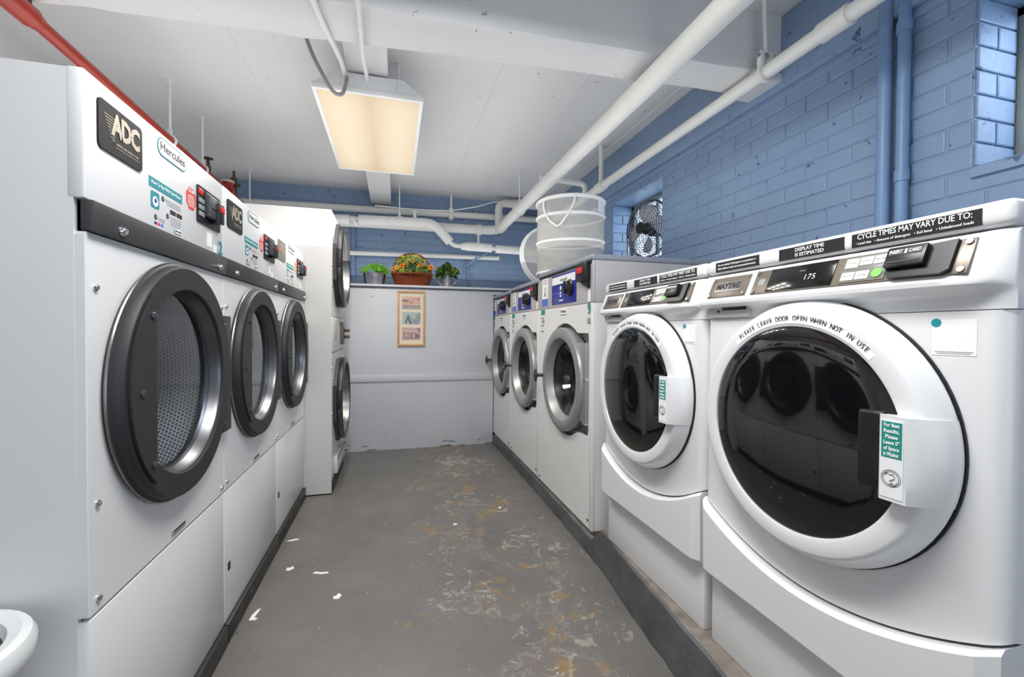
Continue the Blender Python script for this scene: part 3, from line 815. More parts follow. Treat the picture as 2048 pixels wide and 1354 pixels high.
    b = B(); b.lathe((0.425 * k, 0.0, f(1.502)), [(0.014, 0), (0.014, -0.001), (0.0005, -0.0012)], n=16); b.box(0.415 * k, 0.435 * k, -0.001, 0.0, f(1.445), f(1.478)); b.box(0.40 * k, 0.47 * k, -0.001, 0.0, f(1.418), f(1.426)); b.done('panel_symbols', PAPER, bp)
    kb = B(); kb.lathe((0.588 * k, 0.0, f(1.490)), [(0.052, 0.0), (0.052, -0.008), (0.044, -0.014), (0.040, -0.036), (0.034, -0.040), (0.0005, -0.041)], n=28); kb.box(0.580 * k, 0.596 * k, -0.046, -0.038, f(1.45), f(1.53), 0.002)
    kb.done('program_knob', BLACK, ch)
    cr = B().box(0.735 * k, 0.865 * k, -0.026, 0.006, f(1.505), f(1.606), 0.004).done('card_reader', BLACK, ch)
    bm2 = bmesh.new(); prism(bm2, [(0.755 * k, f(1.505)), (0.862 * k, f(1.505)), (0.862 * k, f(1.462))], -0.014, 0.004); finish('reader_chin', bm2, BLACK, cr)
    B().box(0.742 * k, 0.815 * k, -0.0285, -0.024, f(1.552), f(1.585), 0.001).done('red_display', REDL, cr)
    B().box(0.838 * k, 0.866 * k, 0.001, 0.0045, f(1.388), f(1.455)).done('side_label', PAPER, ch)
    # stickers on the white front
    hb = B().box(0.430 * k, 0.525 * k, -0.001, 0.0005, 1.325, 1.368).done('brand_sticker', PAPER, fp); text(hb, 'Hercules', 0.026, INK, 0.477 * k, 1.349, -0.0016, width=0.085, bold=0.02)
    B().box(0.430 * k, 0.525 * k, -0.0016, -0.0006, 1.325, 1.330).done('sticker_rule', TEAL, hb)
    tl = B().box(0.040, 0.125, -0.001, 0.0005, 1.338, 1.375).done('teal_sticker', TEALG, fp)
    b = B()
    for z in (1.315, 1.262, 1.22): b.box(0.045, 0.10, -0.0008, 0.0004, z - 0.006, z + 0.006)
    b.box(0.06, 0.115, -0.0008, 0.0004, 1.28, 1.305)
    b.done('fine_print', GREYINK, fp)
    if number:
        text(fp, number, 0.085, TEALG, W - 0.048, 1.345, -0.0052, width=0.042, bold=0.02, name='number_sticker')
        B().box(W - 0.070, W - 0.026, -0.0048, -0.0035, 1.268, 1.296).done('blank_sticker', GREYINK, fp)
    screws(fp, [(0.03, 0.0, 0.15), (W - 0.05, 0.0, 0.17)], DSTEEL, 0.008)
    return t
extractor_washer(3.075, 0.915, 'large washer numbered 9 with blue program panel and silver round door', 1.645, '9')
extractor_washer(3.885, 0.81, 'washer with grey control panel, middle one of the three silver-door washers', 1.615)
extractor_washer(4.665, 0.78, 'washer with grey control panel standing against the pale partition', 1.600)

# ================================================================ CARD-OPERATED WASHERS (near right row)
def slope(y0, z0, y1, z1):
    """matrix taking x, (y out), z-along-slope into the slanted face"""
    d = math.atan2(y1 - y0, z1 - z0)
    return Matrix.Translation((0, y0, z0)) @ Matrix.Rotation(-d, 4, 'X')
def maytag(y_left, W, label, gx):
    t = thing('card_washer', label, 'washer', (1.0, y_left, 0), -PI / 2, 'white card-operated washers with smoked doors')
    W -= 0.004; D = 0.80; zb = 0.205
    B().box(0.022, W - 0.006, 0.018, D - 0.03, zb, 0.47, 0.004).done('pedestal', WHITE2, t)
    def arc(x): return 0.577 + 0.104 * ((x / W - 0.49) / 0.49) ** 2
    # lower panel, bulging forward
    bm = bmesh.new(); NX, NZ = 28, 8; g = []
    for i in range(NX + 1):
        x = 0.003 + (W - 0.003) * i / NX; col = []
        ed = min(i, NX - i) / NX; e = min(1, ed / 0.05)
        for j in range(NZ + 1):
            s = j / NZ; z = 0.442 + (arc(x) - 0.006 - 0.442) * s
            y = -0.024 - 0.004 * s
            if j == 0: y += 0.006
            if j == NZ: y += 0.010
            if j == 1: z = 0.450
            if j == NZ - 1: z = arc(x) - 0.016
            y += 0.020 * (1 - e) ** 2
            col.append(bm.verts.new((x, y, z)))
        col.append(bm.verts.new((x, 0.08, arc(x) - 0.004))); col.insert(0, bm.verts.new((x, 0.08, 0.446)))
        g.append(col)
    for a, b_ in zip(g, g[1:]):
        for j in range(len(a) - 1): bm.faces.new((a[j], a[j + 1], b_[j + 1], b_[j]))
    bm.faces.new(g[0]); bm.faces.new(g[-1][::-1])
    finish('lower_panel', bm, WHITE2, t, 28)
    # cabinet with rounded front corners, cut by the arc
    bm = bmesh.new(); rr = 0.03
    prof = []
    for i in range(7): a = PI + (PI / 2) * i / 6; prof.append((rr + rr * math.cos(a), rr + rr * math.sin(a)))
    mid = [(rr + (W - 2 * rr) * i / 24, 0.0) for i in range(1, 24)]
    prof += mid
    for i in range(7): a = 1.5 * PI + (PI / 2) * i / 6; prof.append((W - rr + rr * math.cos(a), rr + rr * math.sin(a)))
    prof = [(0.0, D)] + prof + [(W, D)]
    lo = [bm.verts.new((x, y, arc(min(max(x, 0), W)) if y < 0.2 else 0.46)) for x, y in prof]
    hi = [bm.verts.new((x, y, 1.262)) for x, y in prof]
    for i in range(len(prof) - 1): bm.faces.new((lo[i], lo[i + 1], hi[i + 1], hi[i]))
    bm.faces.new((lo[0], hi[0], hi[-1], lo[-1])); bm.faces.new(hi)
    cb = finish('cabinet', bm, WHITE2, t, 40)
    b = B(); b.box(0.012, W - 0.012, 0.022, 0.6, 0.452, 0.70); b.done('inner_base', WHITE2, t)
    # control console (profile swept along x, swept back towards the ends)
    bm = bmesh.new()
    pr = [(0.06, 1.262), (0.0, 1.2635), (-0.001, 1.285), (-0.010, 1.297), (-0.026, 1.302), (-0.036, 1.308), (-0.037, 1.316), (-0.031, 1.324), (0.001, 1.394), (0.008, 1.401), (0.06, 1.403), (D, 1.403), (D, 1.262)]
    secs = []
    xs = [0.0, 0.006, 0.014] + [0.014 + (W - 0.10) * i / 10 for i in range(1, 11)] + [W - 0.065, W - 0.045, W - 0.025, W - 0.010, W - 0.002, W]
    for x in xs:
        k = 1.0
        if x < 0.014: k = 1 - ((0.014 - x) / 0.014) ** 2 * 0.3
        if x > W - 0.086: k = 1 - ((x - (W - 0.086)) / 0.086) ** 2.2 * 0.95
        secs.append([bm.verts.new((x, (y * k if y < 0 else y) + (0.012 * ((x - (W - 0.025)) / 0.025) ** 2 if (x > W - 0.025 and y < 0.05) else 0), z)) for y, z in pr])
    for a, b_ in zip(secs, secs[1:]):
        for j in range(len(pr)):
            q = (j + 1) % len(pr); bm.faces.new((a[j], a[q], b_[q], b_[j]))
    bm.faces.new(secs[0]); bm.faces.new(secs[-1][::-1])
    co = finish('console', bm, WHITE2, t, 40)
    # lid
    bm = bmesh.new(); box(bm, -0.001, W + 0.001, 0.0, D, 1.405, 1.452, 0.014, 4)
    ld = finish('lid', bm, WHITE2, t, 40)
    def lidlabel(x0, x1, lines):
        s = B().box(x0, x1, -0.0012, 0.002, 1.412, 1.442).done('warning_label', INK, ld)
        for (txt, sz, x, z, w) in lines: text(s, txt, sz, PAPER, x, z, -0.0018, width=w, bold=0.015)
    k = W / 0.735
    lidlabel(0.042 * k, 0.212 * k, [('Do not overload. If detergent is concentrated, or', 0.0085, 0.127 * k, 1.4325, 0.15), ('fabric softener is used, use recommended amount.', 0.0085, 0.127 * k, 1.4215, 0.15)])
    lidlabel(0.278 * k, 0.452 * k, [('DISPLAY TIME', 0.0125, 0.365 * k, 1.4335, 0.078), ('IS ESTIMATED', 0.0125, 0.365 * k, 1.4205, 0.078)])
    lidlabel(0.469 * k, 0.693 * k, [('CYCLE TIMES MAY VARY DUE TO:', 0.0165, 0.581 * k, 1.4335, 0.20), ('\u2022 Load size   \u2022 Amount of detergent   \u2022 Soil level   \u2022 Unbalanced loads', 0.0075, 0.581 * k, 1.4195, 0.205)])
    # slanted face items: s runs 0..0.077 up the slope
    M = slope(-0.031, 1.324, 0.001, 1.394)
    def sl(b, x0, x1, s0, s1, y0, y1, bev=0.0): b.box(x0, x1, y0, y1, s0, s1, bev, m=M); return b
    bd = sl(B(), 0.040 * k, 0.192 * k, 0.004, 0.072, -0.003, 0.004, 0.0012).done('brand_badge', TAUPE, co)
    pl = B(); pl.prism(rrect(0.064 * k, 0.168 * k, 0.021, 0.055, 0.003), -0.0045, -0.002, m=M); pl = pl.done('badge_plate', CHROME, bd)
    text(pl, 'MAYTAG', 0.026, INK, 0.116 * k, 0.038, -0.0050, width=0.092 * k, mtx=M, bold=0.03)
    for x, s in ((0.048, 0.011), (0.184, 0.011), (0.048, 0.065), (0.184, 0.065)): B().cyl(M @ Vector((x * k, -0.003, s)), M @ Vector((x * k, -0.0055, s)), 0.0045, n=10).done('screw', STEEL, bd)
    cpn = sl(B(), 0.212 * k, 0.690 * k, 0.003, 0.074, -0.003, 0.004, 0.0012).done('control_panel', TAUPE, co)
    for x, s in ((0.220, 0.010), (0.220, 0.068), (0.681, 0.010), (0.681, 0.066)): B().cyl(M @ Vector((x * k, -0.003, s)), M @ Vector((x * k, -0.006, s)), 0.0055, n=12).done('screw', STEEL, cpn)
    ds = sl(B(), 0.264 * k, 0.444 * k, 0.006, 0.072, -0.0055, -0.001, 0.001).done('display', mat('black_display_glass', C(20, 20, 21), 0.12), cpn)
    text(ds, '175', 0.021, LCD, 0.385 * k, 0.034, -0.0060, mtx=M, spacing=1.1, name='display_digits')
    text(ds, 'PRICE', 0.0065, GREYINK, 0.360 * k, 0.054, -0.0060, mtx=M)
    b = B(); b.prism(rrect(0.229 * k, 0.250 * k, 0.028, 0.048, 0.004), -0.0034, -0.002, m=M); b.done('garment_icon', GREYINK, cpn)
    kp = sl(B(), 0.462 * k, 0.556 * k, 0.007, 0.070, -0.0048, -0.001, 0.001).done('key_panel', mat('grey_key_panel', C(118, 116, 112), 0.4), cpn)
    for x0, x1, s0, s1 in ((0.467, 0.495, 0.042, 0.066), (0.497, 0.524, 0.046, 0.066), (0.526, 0.553, 0.046, 0.066), (0.466, 0.494, 0.012, 0.032), (0.496, 0.524, 0.012, 0.032)):
        sl(B(), x0 * k, x1 * k, s0, s1, -0.006, -0.004, 0.0006).done('key', CREAM, kp)
    for s, x, z in (('NORMAL', 0.5105, 0.056), ('WHITES', 0.481, 0.054), ('PERM PRESS', 0.5395, 0.056), ('DELICATES', 0.480, 0.022), ('COLD WASH', 0.510, 0.022)):
        text(kp, s, 0.0050, GREYINK, x * k, z, -0.0063, mtx=M, width=0.021 * k)
    text(kp, 'START', 0.0050, PAPER, 0.540 * k, 0.0385, -0.0056, mtx=M)
    b = B(); b.cyl(M @ Vector((0.540 * k, -0.004, 0.023)), M @ Vector((0.540 * k, -0.0068, 0.023)), 0.0105, n=20); b.done('start_button', GREEN, kp)
    # card reader
    b = B(); b.prism([(0.560 * k, 0.064), (0.668 * k, 0.071), (0.668 * k, 0.010), (0.655 * k, 0.002), (0.572 * k, 0.004), (0.560 * k, 0.014)], -0.012, -0.002, m=M)
    cr = b.done('card_reader', BLACK, cpn)
    sl(B(), 0.561 * k, 0.630 * k, 0.022, 0.066, -0.024, -0.008, 0.003).done('reader_mouth', BLACK, cr)
    sl(B(), 0.567 * k, 0.623 * k, 0.029, 0.033, -0.0252, -0.02).done('card_slot', INK, cr)
    sl(B(), 0.566 * k, 0.624 * k, 0.046, 0.060, -0.0246, -0.02).done('reader_label', mat('reader_label_black', C(34, 34, 36), 0.5), cr)
    text(cr, 'INSERT', 0.0105, PAPER, 0.579 * k, 0.053, -0.0250, mtx=M, width=0.023, bold=0.02)
    text(cr, 'CARD', 0.0105, PAPER, 0.612 * k, 0.053, -0.0250, mtx=M, width=0.021, bold=0.02)
    sl(B(), 0.5945 * k, 0.5985 * k, 0.048, 0.058, -0.0252, -0.024).done('card_symbol', PAPER, cr)
    # detergent drawer pull under the console
    dp = B(); dp.prism(rrect(0.018, 0.192 * k, 1.268, 1.302, 0.012), -0.010, 0.01); dp = dp.done('drawer_pull', mat('grey_drawer_plastic', C(186, 187, 188), 0.35), t)
    B().box(0.085, 0.178 * k, -0.0125, -0.009, 1.288, 1.300, 0.001).cyl((0.068, -0.0125, 1.286), (0.068, -0.009, 1.286), 0.004, n=12).done('pull_slot', INK, dp)
    # door
    cx, cz = W / 2, 0.985
    b = B(); b.lathe((cx, 0, cz), [(0.3185, 0.002), (0.3185, -0.004), (0.30, -0.006)], n=80); b.done('door_gap_shade', BLACK, t)  # black ring stands in for the shade in the recess round the door
    b = B(); b.lathe((cx, 0, cz), [(0.306, -0.003), (0.314, -0.006), (0.316, -0.012), (0.315, -0.018), (0.297, -0.052), (0.293, -0.0565), (0.287, -0.058), (0.258, -0.060), (0.252, -0.058), (0.249, -0.052)], n=96)
    dr = b.done('door', WHITE2, t, 'white round door rim with smoked window')
    b = B(); b.lathe((cx, 0, cz), [(0.2515, -0.054), (0.240, -0.060), (0.20, -0.066), (0.12, -0.071), (0.05, -0.073), (0.0005, -0.0735)], n=80); gl = b.done('door_window', GLASSB, dr, 'smoked black door window')
    # curved lettering
    bmx = None; s = 'PLEASE LEAVE DOOR OPEN WHEN NOT IN USE'
    a0, a1 = math.radians(126), math.radians(47)
    sb = bmesh.new(); st = []
    for i in range(31):
        a = math.radians(130) + (math.radians(44) - math.radians(130)) * i / 30
        st.append([sb.verts.new((cx + r * math.cos(a), y, cz + r * math.sin(a))) for r, y in ((0.2585, -0.0606), (0.2825, -0.0580))])
    for q, w in zip(st, st[1:]): sb.faces.new((q[0], q[1], w[1], w[0]))
    lb = finish('door_label', sb, PAPER, dr)
    allm = bmesh.new()
    for i, c in enumerate(s):
        if c == ' ': continue
        a = a0 + (a1 - a0) * (i + 0.5) / len(s)
        me = text_mesh(c, 0.0185, 'CENTER', 0.01)
        me.transform(Matrix.Translation((cx, 0, cz)) @ Matrix.Rotation(-(a - PI / 2), 4, 'Y') @ Matrix.Translation((0, -0.0602, 0.2705)) @ Matrix.Rotation(math.atan2(0.0026, 0.024), 4, 'X') @ Matrix.Diagonal((0.78, 1, 1, 1)) @ FRONT)
        allm.from_mesh(me); bpy.data.meshes.remove(me)
    finish('lettering', allm, mat('dark_grey_print', C(70, 70, 72), 0.5), lb, 0)
    # handle on the right side of the door
    hx0, hx1 = cx + 0.222, cx + 0.317
    zs0, zs1 = 0.898, 1.062
    bm = bmesh.new(); N = 12; fr_, bk = [], []
    def rim(z): return cx + math.sqrt(max(0.3150 ** 2 - (z - cz) ** 2, 0))
    rows = []
    for i in range(N + 1):
        z = zs0 + (zs1 - zs0) * i / N; x1 = rim(z)
        rows.append([bm.verts.new(p) for p in ((hx0, -0.05, z), (hx0, -0.079, z), (hx0 + 0.004, -0.083, z), (hx0 + 0.048, -0.080, z), (x1 - 0.020, -0.060, z), (x1 - 0.002, -0.026, z), (x1, -0.018, z), (x1, -0.006, z), (hx0 + 0.05, -0.006, z))])
    for a, b_ in zip(rows, rows[1:]):
        for j in range(len(a)):
            q = (j + 1) % len(a); bm.faces.new((a[j], a[q], b_[q], b_[j]))
    bm.faces.new(rows[0]); bm.faces.new(rows[-1][::-1])
    es = [e for e in bm.edges if len(e.link_faces) == 2 and e.calc_face_angle(0) > 1.2]
    bmesh.ops.bevel(bm, geom=es, offset=0.003, segments=2, affect='EDGES')
    hd = finish('door_handle', bm, WHITE2, dr, 40)
    B().box(hx0 - 0.048, hx0 + 0.004, -0.0745, -0.05, zs0 + 0.012, zs1 + 0.004, 0.008, 3).done('handle_pocket', BLACK, dr)
    ms = Matrix.Translation((hx0, -0.0832, 0)) @ Matrix.Rotation(math.atan2(0.003, 0.044), 4, 'Z')
    ns = B(); ns.box(0.005, 0.043, -0.0010, 0.0, 0.905, 1.054, m=ms); ns = ns.done('notice_sticker', PAPER, hd)
    B().box(0.007, 0.041, -0.0015, -0.0005, 0.982, 1.051, m=ms).done('notice_head', TEALG, ns)
    for i, ln in enumerate(('For Best', 'Results,', 'Please', 'Leave 5"', 'of Space', 'in Washer')):
        text(ns, ln, 0.0102, PAPER, 0.024, 1.0445 - i * 0.0112, -0.0020, mtx=ms, width=0.026 if i != 2 else 0.021, bold=0.03)
    b = B()
    def lring(x, z, r, w): lathe(b.bm, (x, -0.0012, z), [(r, 0), (r, -0.0004), (r - w, -0.0004), (r - w, 0)], n=28)
    lring(0.024, 0.943, 0.0165, 0.0008); lring(0.024, 0.943, 0.0135, 0.0008)
    b.tube([(0.014, -0.0014, 0.948), (0.018, -0.0014, 0.953), (0.023, -0.0014, 0.949), (0.027, -0.0014, 0.952), (0.031, -0.0014, 0.945)], 0.0007, 5)
    b.tube([(0.030, -0.0014, 0.943), (0.022, -0.0014, 0.938), (0.028, -0.0014, 0.934), (0.019, -0.0014, 0.931), (0.030, -0.0014, 0.929), (0.034, -0.0014, 0.936)], 0.0007, 5)
    xf(b.bm, b.bm.verts, ms); b.done('notice_drawing', mat('drawing_grey', C(90, 92, 94), 0.5), ns)
    # blank code sticker on the cabinet
    qs = B().box(0.624 * k, 0.690 * k, -0.0008, 0.0005, 1.180, 1.246).done('code_sticker', PAPER, cb)
    b = B(); b.cyl((0.630 * k, -0.0004, 1.241), (0.630 * k, -0.0014, 1.241), 0.008, n=18); b.done('code_badge', TEAL, qs)
    b = B(); b.box(0.628 * k, 0.686 * k, -0.0012, -0.0006, 1.186, 1.1872).box(0.632 * k, 0.682 * k, -0.0012, -0.0006, 1.183, 1.1842); b.done('fine_print', GREYINK, qs)
    return t
maytag(1.225, 0.745, 'white card washer nearest the camera, large smoked door with teal notice', 0)
maytag(1.945, 0.715, 'white card washer between the nearest one and the washer numbered 9', 0)
# ================================================================ PIPES
def bend(pts, r, n=6):
    """round the corners of a polyline"""
    pts = [Vector(p) for p in pts]; out = [pts[0]]
    for a, b, c in zip(pts, pts[1:], pts[2:]):
        d0 = (a - b).normalized(); d1 = (c - b).normalized()
        rr = min(r, (a - b).length * 0.49, (c - b).length * 0.49)
        p0, p1 = b + d0 * rr, b + d1 * rr
        for i in range(n + 1):
            s = i / n; out.append(p0 * (1 - s) ** 2 + b * 2 * s * (1 - s) + p1 * s * s)
    out.append(pts[-1]); return out
def sleeve(parent, p0, p1, r, m, name='coupling', n=20):
    return B().cyl(p0, p1, r, n=n).done(name, m, parent)

# large white drain pipe overhead, dropping into the run along the back wall
pa = thing('drain_pipe', 'thickest white overhead pipe running the room length to the back', 'pipe')
B().tube(bend([(1.18, -2.9, 2.435), (1.18, 5.03, 2.435 - 0.03), (-1.6, 5.03, 2.385)], 0.16, 8), 0.052, 20).done('pipe_run', PIPEW, pa)
for y in (4.78, 4.86): sleeve(pa, (1.18, y, 2.406), (1.18, y + 0.035, 2.406), 0.061, PIPEW)
sleeve(pa, (0.93, 5.03, 2.402), (0.98, 5.03, 2.402), 0.063, PIPEW)
B().tube(bend([(1.18, 4.98, 2.42), (1.18, 4.98, 2.72), (1.8, 4.98, 2.72)], 0.09, 6), 0.045, 16).done('vent_riser', PIPEW, pa)
sleeve(pa, (1.35, 4.98, 2.72), (1.42, 4.98, 2.72), 0.054, PIPEW)
def hanger(x, y, zpipe, rp, label, ztop=ZC, m=PIPEW, tilt=0.0):
    t = thing('pipe_hanger', label, 'pipe hanger', (0, 0, 0), 0, 'rod hangers for the pipes')
    B().cyl((x + tilt, y, zpipe + rp + 0.03), (x, y, ztop), 0.007, n=10).done('rod', m, t)
    B().cyl((x, y, ztop - 0.006), (x, y, ztop), 0.022, n=14).done('ceiling_flange', m, t)
    b = B(); b.tube([(x + tilt + (rp + 0.006) * math.cos(2 * PI * i / 20), y, zpipe + (rp + 0.006) * math.sin(2 * PI * i / 20)) for i in range(20)], 0.008, 8, closed=True)
    b.box(x + tilt - 0.012, x + tilt + 0.012, y - 0.008, y + 0.008, zpipe + rp, zpipe + rp + 0.045, 0.003)
    b.done('pipe_ring', m, t)
    return t
hanger(1.18, 4.1, 2.411, 0.052, 'thin rod hanger holding thick white pipe near its far bend')
# second pipe along the right wall
pb = thing('supply_pipe', 'white overhead pipe running close along the blue right wall', 'pipe')
B().cyl((1.70, -2.9, 2.455), (1.70, 4.95, 2.455), 0.033, n=18).done('pipe_run', PIPEW, pb)
sleeve(pb, (1.70, 1.30, 2.455), (1.70, 1.42, 2.455), 0.041, PIPEW)
b = B().tube(bend([(1.70, 3.72, 2.47), (1.70, 3.72, 2.58), (1.30, 3.72, 2.60), (1.26, 3.72, 2.60)], 0.05), 0.026, 14); b.done('branch_pipe', PIPEW, pb)
B().cyl((1.70, 3.40, 2.47), (1.70, 3.40, ZC), 0.02, n=12).done('branch_riser', PIPEW, pb)
b = B(); b.cyl((1.70, 3.34, 2.455), (1.70, 3.46, 2.455), 0.043, n=16); b.done('tee', PIPEW, pb)
t = thing('pipe_hanger', 'clevis hanger with bolt on the wall-side pipe beside the beam', 'pipe hanger', (0, 0, 0), 0, 'rod hangers for the pipes')
B().cyl((1.70, 1.70, 2.545), (1.685, 1.70, ZC), 0.009, n=10).done('rod', PIPEW, t)
b = B(); b.tube([(1.70 + 0.040 * math.cos(a), 1.70, 2.455 + 0.040 * math.sin(a)) for a in [2 * PI * i / 20 for i in range(20)]], 0.010, 8, closed=True); b.box(1.66, 1.685, 1.688, 1.712, 2.48, 2.55, 0.003); b.box(1.715, 1.74, 1.688, 1.712, 2.48, 2.55, 0.003); b.done('clevis', PIPEW, t)
B().cyl((1.65, 1.70, 2.53), (1.75, 1.70, 2.53), 0.012, n=6).done('bolt', CHROME, t)
# upper thin pipe at the back
pc = thing('back_pipe', 'upper straight white pipe along the top of the back wall', 'pipe')
B().cyl((-1.95, 5.13, 2.545), (1.86, 5.13, 2.60), 0.037, n=16).done('pipe_run', PIPEW, pc)
B().box(0.615, 0.665, 5.075, 5.16, 2.515, 2.645, 0.004).done('clamp', PIPEW, pc)
B().cyl((0.64, 5.1, 2.64), (0.64, 5.1, ZC), 0.014, n=10).done('clamp_rod', PIPEW, pc)
# lagged pipe with valve
pd = thing('lagged_pipe', 'white insulated pipe with valve and slanted drop before the back wall', 'pipe')
Y = 4.86
B().tube(bend([(-0.36, Y, 2.383), (0.42, Y, 2.398), (0.60, Y, 2.205)], 0.10, 6), 0.052, 18).done('lagging', LAG, pd)
B().tube(bend([(-1.6, Y, 2.378), (0.42, Y, 2.398), (0.63, Y, 2.168), (1.85, Y, 2.148)], 0.06, 6), 0.024, 14).done('pipe_run', PIPEW, pd)
B().cyl((-0.62, Y, 2.375), (-0.45, Y, 2.38), 0.046, n=18).cyl((-0.42, Y, 2.36), (-0.395, Y, 2.372), 0.058, n=18).done('lagging_end', LAG, pd)
B().tube([(0.72, Y, 2.163), (0.80, Y, 2.166), (0.90, Y, 2.168), (1.07, Y, 2.162)], [0.034, 0.047, 0.049, 0.046], 16).done('lagging', LAG, pd)
B().cyl((1.12, Y, 2.158), (1.80, Y, 2.150), 0.045, n=18).done('lagging', LAG, pd)
b = B(); b.cyl((0.215, Y, 2.44), (0.215, Y, 2.50), 0.022, 0.016, n=12); b.cyl((0.215, Y, 2.50), (0.215, Y, 2.515), 0.040, n=14); b.cyl((0.215, Y, 2.515), (0.215, Y, 2.53), 0.014, n=10); b.done('valve', PIPEW, pd)
hanger(0.055, Y, 2.391, 0.052, 'thin rod hanger holding the insulated pipe beside its valve')
# lower thin pipe and its bracket
pe = thing('low_pipe', 'lowest thin white pipe on the back wall above the planters', 'pipe')
B().cyl((-1.9, 5.12, 2.055), (1.22, 5.12, 2.098), 0.025, n=14).done('pipe_run', PIPEW, pe)
B().tube([(0.94, 5.10, 2.19), (0.94, 5.10, 2.085), (0.80, 5.18, 1.98)], 0.011, 8).tube([(1.08, 5.05, 2.16), (0.82, 5.17, 1.99)], 0.010, 8).done('bracket', BLUEC, pe)
B().cyl((0.95, 5.03, 2.40), (0.95, 5.03, 2.20), 0.014, n=10).done('drop_stub', PIPEW, pe)
# signal wire across the back
bm = bmesh.new(); tube(bm, [(-0.2, 4.9, 2.556), (0.1, 4.9, 2.548), (0.4, 4.9, 2.552), (0.62, 4.9, 2.565), (0.9, 4.9, 2.63), (1.1, 4.9, 2.70), (1.35, 4.9, 2.722), (1.6, 4.9, 2.715)], 0.006, 6)
tag(finish('white_wire', bm, PIPEW), 'thin white wire sagging across the top of the back wall', 'wire')
# thin blue vertical pipes on the back wall
tag(B().cyl((-0.44, 5.17, 1.69), (-0.44, 5.17, 2.36), 0.02, n=10).done('wall_conduit', BLUEC), 'thin blue conduit on the back wall beside the stacked dryer', 'conduit')
tag(B().cyl((0.86, 5.175, 1.69), (0.86, 5.175, 2.0), 0.014, n=10).done('wall_conduit', BLUEC), 'short thin blue conduit on the back wall right of the watering can', 'conduit')
# two blue conduits on the right wall
c1 = B().cyl((1.862, 1.285, 0.21), (1.862, 1.285, 2.79), 0.024, n=18); tag(c1.done('wall_conduit', BLUEC), 'wider blue painted vertical pipe, left of the pair on the right wall', 'conduit')
c2 = thing('wall_conduit', 'narrower blue painted vertical pipe with joint sleeve, right of the pair', 'conduit')
B().cyl((1.866, 1.222, 0.21), (1.866, 1.222, 2.79), 0.020, n=18).done('pipe_run', BLUEC, c2)
sleeve(c2, (1.866, 1.222, 1.80), (1.866, 1.222, 1.84), 0.0235, BLUEC)
sleeve(c2, (1.866, 1.222, 2.36), (1.866, 1.222, 2.40), 0.0245, BLUEC)
# red sprinkler pipe
pr = thing('sprinkler_pipe', 'red sprinkler pipe running above the left dryers', 'pipe')
RX, RZ = -1.38, 2.47
def rz_(y): return 2.485 - 0.0195 * y
B().tube([(RX, -2.5, 2.49), (RX, 2.15, rz_(2.15))], 0.034, 16).done('pipe_run', RED, pr)
B().tube([(RX, 2.15, rz_(2.15)), (RX, 4.62, rz_(4.62))], 0.027, 16).done('pipe_run', RED, pr)
z = rz_(2.2)
B().cyl((RX, 1.93, z), (RX, 2.02, z), 0.047, n=18).cyl((RX, 2.02, z), (RX, 2.16, z), 0.042, n=18).cyl((RX, 2.16, z), (RX, 2.20, z), 0.037, 0.032, n=18).cyl((RX, 1.97, z), (RX, 1.97, z + 0.03), 0.032, n=14).done('tee', RED, pr)
def sprinkler(y, z, k=1.2):
    b = B(); b.cyl((RX, y, z), (RX, y, z + 0.03 * k), 0.016 * k, n=12)
    for s in (-1, 1): b.tube([(RX, y + s * 0.010 * k, z + 0.03 * k), (RX, y + s * 0.020 * k, z + 0.05 * k), (RX, y + s * 0.004 * k, z + 0.075 * k)], 0.004 * k, 6)
    b.cyl((RX, y, z + 0.03 * k), (RX, y, z + 0.07 * k), 0.004 * k, n=8); b.cyl((RX, y, z + 0.075 * k), (RX, y, z + 0.080 * k), 0.028 * k, n=12)
    b.done('sprinkler_head', BRASS, pr)
sprinkler(2.14, rz_(2.1) + 0.04); sprinkler(3.86, rz_(3.86) + 0.03)
z = rz_(4.2)
B().cyl((RX, 4.22, z), (RX, 4.32, z), 0.048, n=16).cyl((RX, 4.27, z), (RX, 4.27, z + 0.075), 0.042, n=14).done('valve_body', RED, pr)
b = B(); b.cyl((RX, 4.42, z), (RX, 4.42, z + 0.17), 0.024, n=12); b.cyl((RX, 4.42, z + 0.10), (RX, 4.42, z + 0.118), 0.052, n=12); b.cyl((RX, 4.42, z + 0.17), (RX, 4.42, z + 0.23), 0.011, n=8); b.done('valve_stem', BRASS, pr)
B().cyl((RX, 4.25, z + 0.075), (RX, 4.25, z + 0.087), 0.054, n=14).done('valve_cap', mat('bone_cap', C(206, 198, 182), 0.5), pr)
hanger(RX, 3.27, rz_(3.27), 0.027, 'thin rod hanger on the red pipe above the first dryer')
hanger(RX, 3.76, rz_(3.76), 0.027, 'thin rod hanger on the red pipe above the second dryer')
hanger(-1.38, 4.86, 2.380, 0.024, 'white rod hanger left of the tall stacked dryer by the blue wall')

